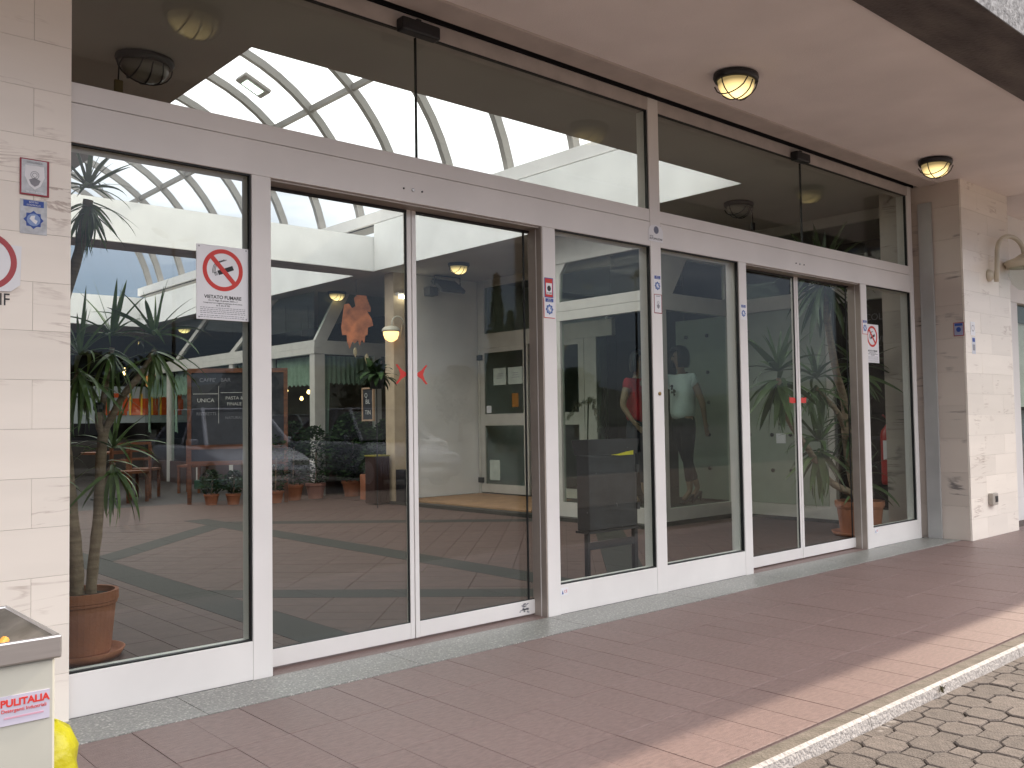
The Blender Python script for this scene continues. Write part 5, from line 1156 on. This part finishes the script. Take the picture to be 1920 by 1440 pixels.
pose2 = dict(pel=(0, 0, 1.20), wst=(0, -.01, 1.42), chs=(0, -.02, 1.68), nkb=(0, 0, 1.86), nck=(0, -.02, 1.93), chin=(0, -.04, 2.02), hed=(0, -.05, 2.12), crn=(0, -.04, 2.22), face=(-.4, -1, 0),
             hipl=(-.1, 0, 1.10), hipr=(.1, 0, 1.10), knel=(-.13, -.03, .66), kner=(.13, 0, .66), ankl=(-.14, .02, .17), ankr=(.15, .03, .17), toel=(-.15, -.12, .05), toer=(.17, -.12, .05), zfl=0, zfr=0,
             shol=(-.2, 0, 1.80), shor=(.2, 0, 1.80), elbl=(-.31, .02, 1.46), elbr=(.31, .02, 1.46), wril=(-.22, -.12, 1.2), wrir=(.3, -.1, 1.17), hndl=(-.18, -.15, 1.15), hndr=(.3, -.13, 1.08))
figure(mr_, pose2, SHIRTR, mat('dark_denim', (.012, .016, .03), .8), shoe_m=BLACK, bulk=1.1)
m = MB()
for k in range(14):
    c_ = (random.uniform(-.09, .02), -.205, 1.60+random.uniform(-.08, .1)); m.lathe([(.004, -.018), (.02, 0), (.004, .018)], c_, 7, 1, .3)
m.build('shirt_print', mat('print_pale', (.45, .45, .42), .8), mr_, local=True)
# hanging garments rail and handbag in the dark shop, orchid
orc = empty('orchid', (10.2, 5.0, .2), 'spray of pale orchid flowers in the glass display box', 'plant')
m = MB(); rnd_ = random.Random(9)
for q, (x0_, y0_, z0, x1_, y1_, z1) in enumerate(((9.75, 4.95, 1.75, 9.45, 5.2, 1.45), (9.75, 4.95, 1.8, 9.85, 4.85, 1.3))):
    for k in range(16):
        t_ = k/15; c = Vector((x0_+(x1_-x0_)*t_, y0_+(y1_-y0_)*t_, z0+(z1-z0)*t_*t_))+Vector((rnd_.uniform(-.03, .03), rnd_.uniform(-.03, .03), rnd_.uniform(-.03, .03)))
        for a in range(5):
            an = 2*math.pi*a/5; m.add([c, c+Vector((.03*math.cos(an-.4), -.02, .03*math.sin(an-.4))), c+Vector((.05*math.cos(an), -.02, .05*math.sin(an))), c+Vector((.03*math.cos(an+.4), -.02, .03*math.sin(an+.4)))], [(0, 1, 2, 3)])
m.build('flowers', mat('orchid_petal', (.34, .33, .24), .6), orc); MB().tube([(9.75, 4.95, .2), (9.72, 4.95, 1.2), (9.75, 4.95, 1.8)], .012, 6).build('stem', LEAFD, orc)
tag(orc.children[0], kind='stuff')
gr = empty('garment_rail', (10.3, 5.0, .2), 'thin metal garment rail standing in the dark shop', 'garment rail')
MB().tube([(10.95, 6.2, .1), (10.95, 6.2, 2.0), (11.0, 5.75, 2.02), (11.05, 5.75, .1)], .012, 6).build('rail', mat('rail_dark', (.10, .08, .07), .4, .6), gr)

# person outside, mirrored in the glass
ps = empty('person', (4.15, -8.75, -.1), 'person in dark jacket, trousers and boots standing on the pavement', 'person', rz=R(150))
pose3 = dict(pel=(0, 0, 1.18), wst=(0, -.01, 1.38), chs=(0, -.02, 1.64), nkb=(0, 0, 1.82), nck=(0, -.02, 1.89), chin=(0, -.04, 1.98), hed=(0, -.04, 2.08), crn=(0, -.03, 2.18), face=(0, -1, 0),
             hipl=(-.1, 0, 1.06), hipr=(.1, 0, 1.06), knel=(-.12, -.03, .62), kner=(.12, 0, .62), ankl=(-.13, 0, .14), ankr=(.14, .03, .14), toel=(-.14, -.14, .05), toer=(.17, -.12, .05), zfl=0, zfr=0,
             shol=(-.22, 0, 1.76), shor=(.22, 0, 1.76), elbl=(-.32, .04, 1.4), elbr=(.32, .04, 1.4), wril=(-.24, -.14, 1.2), wrir=(.3, -.1, 1.1), hndl=(-.2, -.19, 1.17), hndr=(.29, -.14, 1.02))
figure(ps, pose3, mat('dark_jacket', (.02, .02, .025), .8), mat('dark_trousers', (.014, .014, .018), .8), sleeves='long', boots=True, bulk=1.12)

# ================================================================== CAR PARK (seen mirrored in the glass)
CG = mat('car_window', (.012, .014, .016), .08, spec=.6)
TYRE = mat('tyre', (.02, .02, .02), .8)
def car(x, y, rz, col, label, L_=5.3, Wd=2.2, Hh=1.95, suv=0):
    e_ = empty('parked_car', (x, y, gz), label, 'car', 'cars in the car park', rz=rz)
    P = mat('car_paint', col, .25, .3, var=.03, spec=.7)
    h = Hh; l = L_/2; w_ = Wd/2
    # body hull from cross sections along the length (nose at -y local)
    stn = [(-l, .34, .62, .78), (-l*.96, .26, .82, .9), (-l*.75, .24, .96, .97), (-l*.42, .24, 1.12, 1.0), (-l*.2, .24, 1.18, 1.0), (l*.4, .24, 1.2, 1.0), (l*.8, .25, 1.2, .98), (l*.96, .3, 1.12, .92), (l, .4, .95, .84)]
    m = MB(); n = 10; vs = []
    for yy_, zb, zt, k in stn:
        zt *= h/1.95; ww = w_*k
        for px, pz in ((-.86, 0), (-1, .18), (-1, .62), (-.94, .9), (-.8, 1), (.8, 1), (.94, .9), (1, .62), (1, .18), (.86, 0)): vs.append((px*ww, yy_, zb+(zt-zb)*pz))
    fs = [(i*n+k, i*n+(k+1) % n, (i+1)*n+(k+1) % n, (i+1)*n+k) for i in range(len(stn)-1) for k in range(n)]+[tuple(range(n)), tuple((len(stn)-1)*n+k for k in range(n))]
    m.add(vs, fs).build('body', P, e_, .03, smooth=True, local=True)
    zb = 1.14*h/1.95
    bs = [(-l*.46, 0), (-l*.12, h-zb), (l*.45, h-zb), (l*.86 if not suv else l*.9, .02 if not suv else .1)]
    m = MB(); b_ = [(-w_*.9, bs[0][0], zb), (w_*.9, bs[0][0], zb), (w_*.9, bs[3][0], zb), (-w_*.9, bs[3][0], zb)]
    t_ = [(-w_*.68, bs[1][0], h-.03), (w_*.68, bs[1][0], h-.03), (w_*.68, bs[2][0], h-.03), (-w_*.68, bs[2][0], h-.03)]
    m.add(b_+t_, [(0, 3, 2, 1), (4, 5, 6, 7), (0, 1, 5, 4), (1, 2, 6, 5), (2, 3, 7, 6), (3, 0, 4, 7)]).build('windows', CG, e_, .04, local=True)
    m = MB(); m.box((-w_*.70, bs[1][0]-.06, h-.045), (w_*.70, bs[2][0]+.08, h)); m.build('roof', P, e_, .04, local=True)
    for i_ in range(4):
        a = Vector(b_[i_]); c = Vector(t_[i_]); MB().tube([a, c+Vector((0, 0, .01))], .045, 6).build('roof_pillar', P, e_, local=True)
    for sx in (-1, 1): MB().tube([Vector((sx*w_*.91, l*.1, zb)), Vector((sx*w_*.69, l*.1, h-.03))], .035, 5).build('roof_pillar', P, e_, local=True)
    for sx in (-1, 1):
        for yy_ in (-l*.62, l*.62):
            mt = Matrix.Translation((sx*(w_-.12), yy_, .40)) @ Matrix.Rotation(R(90)*sx, 4, 'Y')
            wh = MB().lathe([(.2, -.12), (.38, -.12), (.41, -.08), (.41, .08), (.38, .13), (.25, .13)], (0, 0, 0), 24).xf(mt).build('wheel', TYRE, e_, local=True, smooth=True)
            rm = MB().lathe([(.05, .12), (.27, .125), (.27, .135), (.05, .13)], (0, 0, 0), 20)
            for a in range(5):
                an = 2*math.pi*a/5; rm.prism([(.03*math.cos(an+1.57), .03*math.sin(an+1.57), .14), (.03*math.cos(an-1.57), .03*math.sin(an-1.57), .14), (.25*math.cos(an-.12), .25*math.sin(an-.12), .14), (.25*math.cos(an+.12), .25*math.sin(an+.12), .14)], (0, 0, .01))
            r2 = rm.xf(mt).build('rim', mat('alloy', (.6, .6, .62), .3, .9) if 'alloy' not in bpy.data.materials else bpy.data.materials['alloy'], e_, local=True); r2.parent = wh
        MB().box((sx*w_*.55-.2, -l*.985, .66), (sx*w_*.55+.2, -l*.93, .82)).build('headlight', mat('lamp_lens', (.5, .5, .5), .1) if 'lamp_lens' not in bpy.data.materials else bpy.data.materials['lamp_lens'], e_, .03, local=True)
        MB().box((sx*w_*.72-.12, l*.95, .8), (sx*w_*.72+.12, l*.995, 1.0)).build('tail_light', RED, e_, .02, local=True)
        MB().box((sx*(w_+.02)-.09, -l*.33, 1.15), (sx*(w_+.02)+.09, -l*.28, 1.28)).build('mirror', P, e_, .03, local=True)
    MB().box((-.45, -l*1.0, .48), (.45, -l*.97, .62)).build('grille', BLACK, e_, local=True)
    MB().box((-.3, -l*1.012, .4), (.3, -l*.995, .5)).build('number_plate', SIGNW, e_, local=True)
    return e_
car(8.5, -14.9, R(183), (.50, .50, .58), 'silver blue hatchback parked nose to the entrance, mirrored in the first pane')
car(12.3, -14.8, R(180), (.22, .22, .26), 'grey saloon parked beside the silver hatchback')
car(9.2, -27.5, R(95), (.012, .013, .016), 'black sport utility car standing side on across the lane', Hh=2.2, suv=1)
car(17.5, -27.2, R(170), (.20, .24, .24), 'grey green car parked in the second row')
car(21.5, -27.0, R(184), (.4, .4, .4), 'light grey car parked in the second row')

car(4.2, -27.5, R(90), (.3, .05, .03), 'red hatchback standing behind the black car')
def lamp_post(x, y, h, label, rz=0):
    e_ = empty('street_lamp', (x, y, gz), label, 'street lamp', 'car park lamps', rz=rz)
    MB().tube([(0, 0, 0), (0, 0, h*.5), (0, 0, h)], [.09, .07, .05], 10).build('pole', DARK, e_, local=True)
    for s_ in (-1, 1):
        MB().tube([(0, 0, h-.1), (s_*.35, 0, h+.1)], .03, 6).build('arm', DARK, e_, local=True)
        MB().lathe([(.05, -.35), (.15, -.3), (.2, 0), (.16, .3), (.05, .36)], (0, 0, 0), 12, .45, 1).xf(Matrix.Translation((s_*.65, 0, h+.22)) @ Matrix.Rotation(R(90-18*s_*1)*1, 4, 'Y')).build('lamp_head', DARK, e_, local=True)
lamp_post(12.4, -28.0, 8.3, 'double headed street lamp in the car park, mirrored in the first pane', R(-25)); lamp_post(33.8, -24.3, 8.4, 'double headed street lamp in the car park, mirrored in the middle pane', R(-50))
# cypress and hills
LC = mat('cypress_green', (.018, .03, .014), .9, var=.4, scale=5)
def tree(x, y, h, r, label, kind='cypress', n=1500, seed=1):
    e_ = empty('cypress_tree' if kind == 'cypress' else 'round_tree', (x, y, gz), label, 'tree', 'trees behind the car park')
    rnd_ = random.Random(seed); m = MB()
    for k in range(n):
        t_ = rnd_.random()**.9; a = rnd_.uniform(0, 6.28)
        if kind == 'cypress': rr = r*(1-t_)**.7*(.35+.65*min(1, t_*7))*(.6+.4*math.sin(a*3+t_*9)**2); z = .3+t_*(h-.3)
        else: rr = r*math.sin(math.pi*min(.97, .1+t_*.85))**.6*(.75+.3*math.sin(a*4+t_*7)); z = h*.25+t_*h*.75
        rr *= rnd_.random()**.35; c = Vector((rr*math.cos(a), rr*math.sin(a), z)); sz = .22 if kind == 'cypress' else .3
        u = Vector((rnd_.uniform(-1, 1), rnd_.uniform(-1, 1), rnd_.uniform(.1, 1.2) if kind == 'cypress' else rnd_.uniform(-1, 1))).normalized()*sz; v = u.cross(Vector((rnd_.uniform(-1, 1), rnd_.uniform(-1, 1), .1))).normalized()*sz*.5
        m.add([c-u, c-v, c+u, c+v], [(0, 1, 2, 3)])
    m.build('crown', LC, e_, local=True); MB().tube([(0, 0, 0), (0, 0, h*.6)], [.22, .08], 8).build('trunk', BARK, e_, local=True)
tree(29.9, -30, 9.0, .95, 'tall dark cypress with a pointed tip behind the car park', seed=2); tree(31.0, -30.2, 7.2, .8, 'shorter cypress beside the tall one', seed=3)
for i, (x, y, h) in enumerate(((16, -48, 5.6), (21, -52, 6), (26, -50, 5.2), (38, -55, 6.5), (45, -52, 6), (53, -50, 5.8), (8, -50, 6), (61, -55, 6.4), (1, -52, 5.5))):
    tree(x, y, h, 2.6, ('bushy tree behind the silver car', 'bushy tree behind the grey saloon', 'low bushy tree left of the cypress pair', 'tall bushy tree right of the cypress pair', 'bushy tree behind the second lamp', 'bushy tree towards the far corner', 'bushy tree behind the black car', 'bushy tree at the far corner', 'bushy tree behind the red car')[i], 'round', 800, 30+i)
hl = MB(); seg = 160; rows = 9; vs = []
for i in range(seg+1):
    a = 2*math.pi*i/seg
    for k in range(rows):
        t_ = k/(rows-1); rad = 190+150*t_
        hgt = (14+9*noise.noise(Vector((math.cos(a)*2.2, math.sin(a)*2.2, .3)))+5*noise.noise(Vector((math.cos(a)*9, math.sin(a)*9, t_*3))))*math.sin(math.pi*min(1, t_*1.1)*.5)+1.2*noise.noise(Vector((i*1.7, k*2.3, 0)))*(t_ > 0)
        vs.append((rad*math.cos(a), rad*math.sin(a), -1.2+hgt*1.15))
hl.add(vs, [(i*rows+k, (i+1)*rows+k, (i+1)*rows+k+1, i*rows+k+1) for i in range(seg) for k in range(rows-1)])
struct(hl.build('hills', mat('wooded_hill', (.020, .026, .016), 1, var=.4, scale=.2), smooth=False))
rd = MB(); rd.box((-60, -24.0, gz-.02), (90, -17.8, gz-.012)); struct(rd.build('parking_lane', mat('lane_asphalt', (.07, .068, .066), 1, spec=.1, var=.2, scale=6)))

# lettering becomes plain mesh
bpy.context.view_layer.update()
dg_ = bpy.context.evaluated_depsgraph_get()
for o in [o for o in C.objects if o.type == 'FONT']:
    me = bpy.data.meshes.new_from_object(o.evaluated_get(dg_)); n_ = o.name; o.name = 'old'
    o2 = bpy.data.objects.new(n_, me); C.objects.link(o2); o2.parent = o.parent; o2.location = o.location; o2.rotation_euler = o.rotation_euler; o2.scale = o.scale
    bpy.data.objects.remove(o)
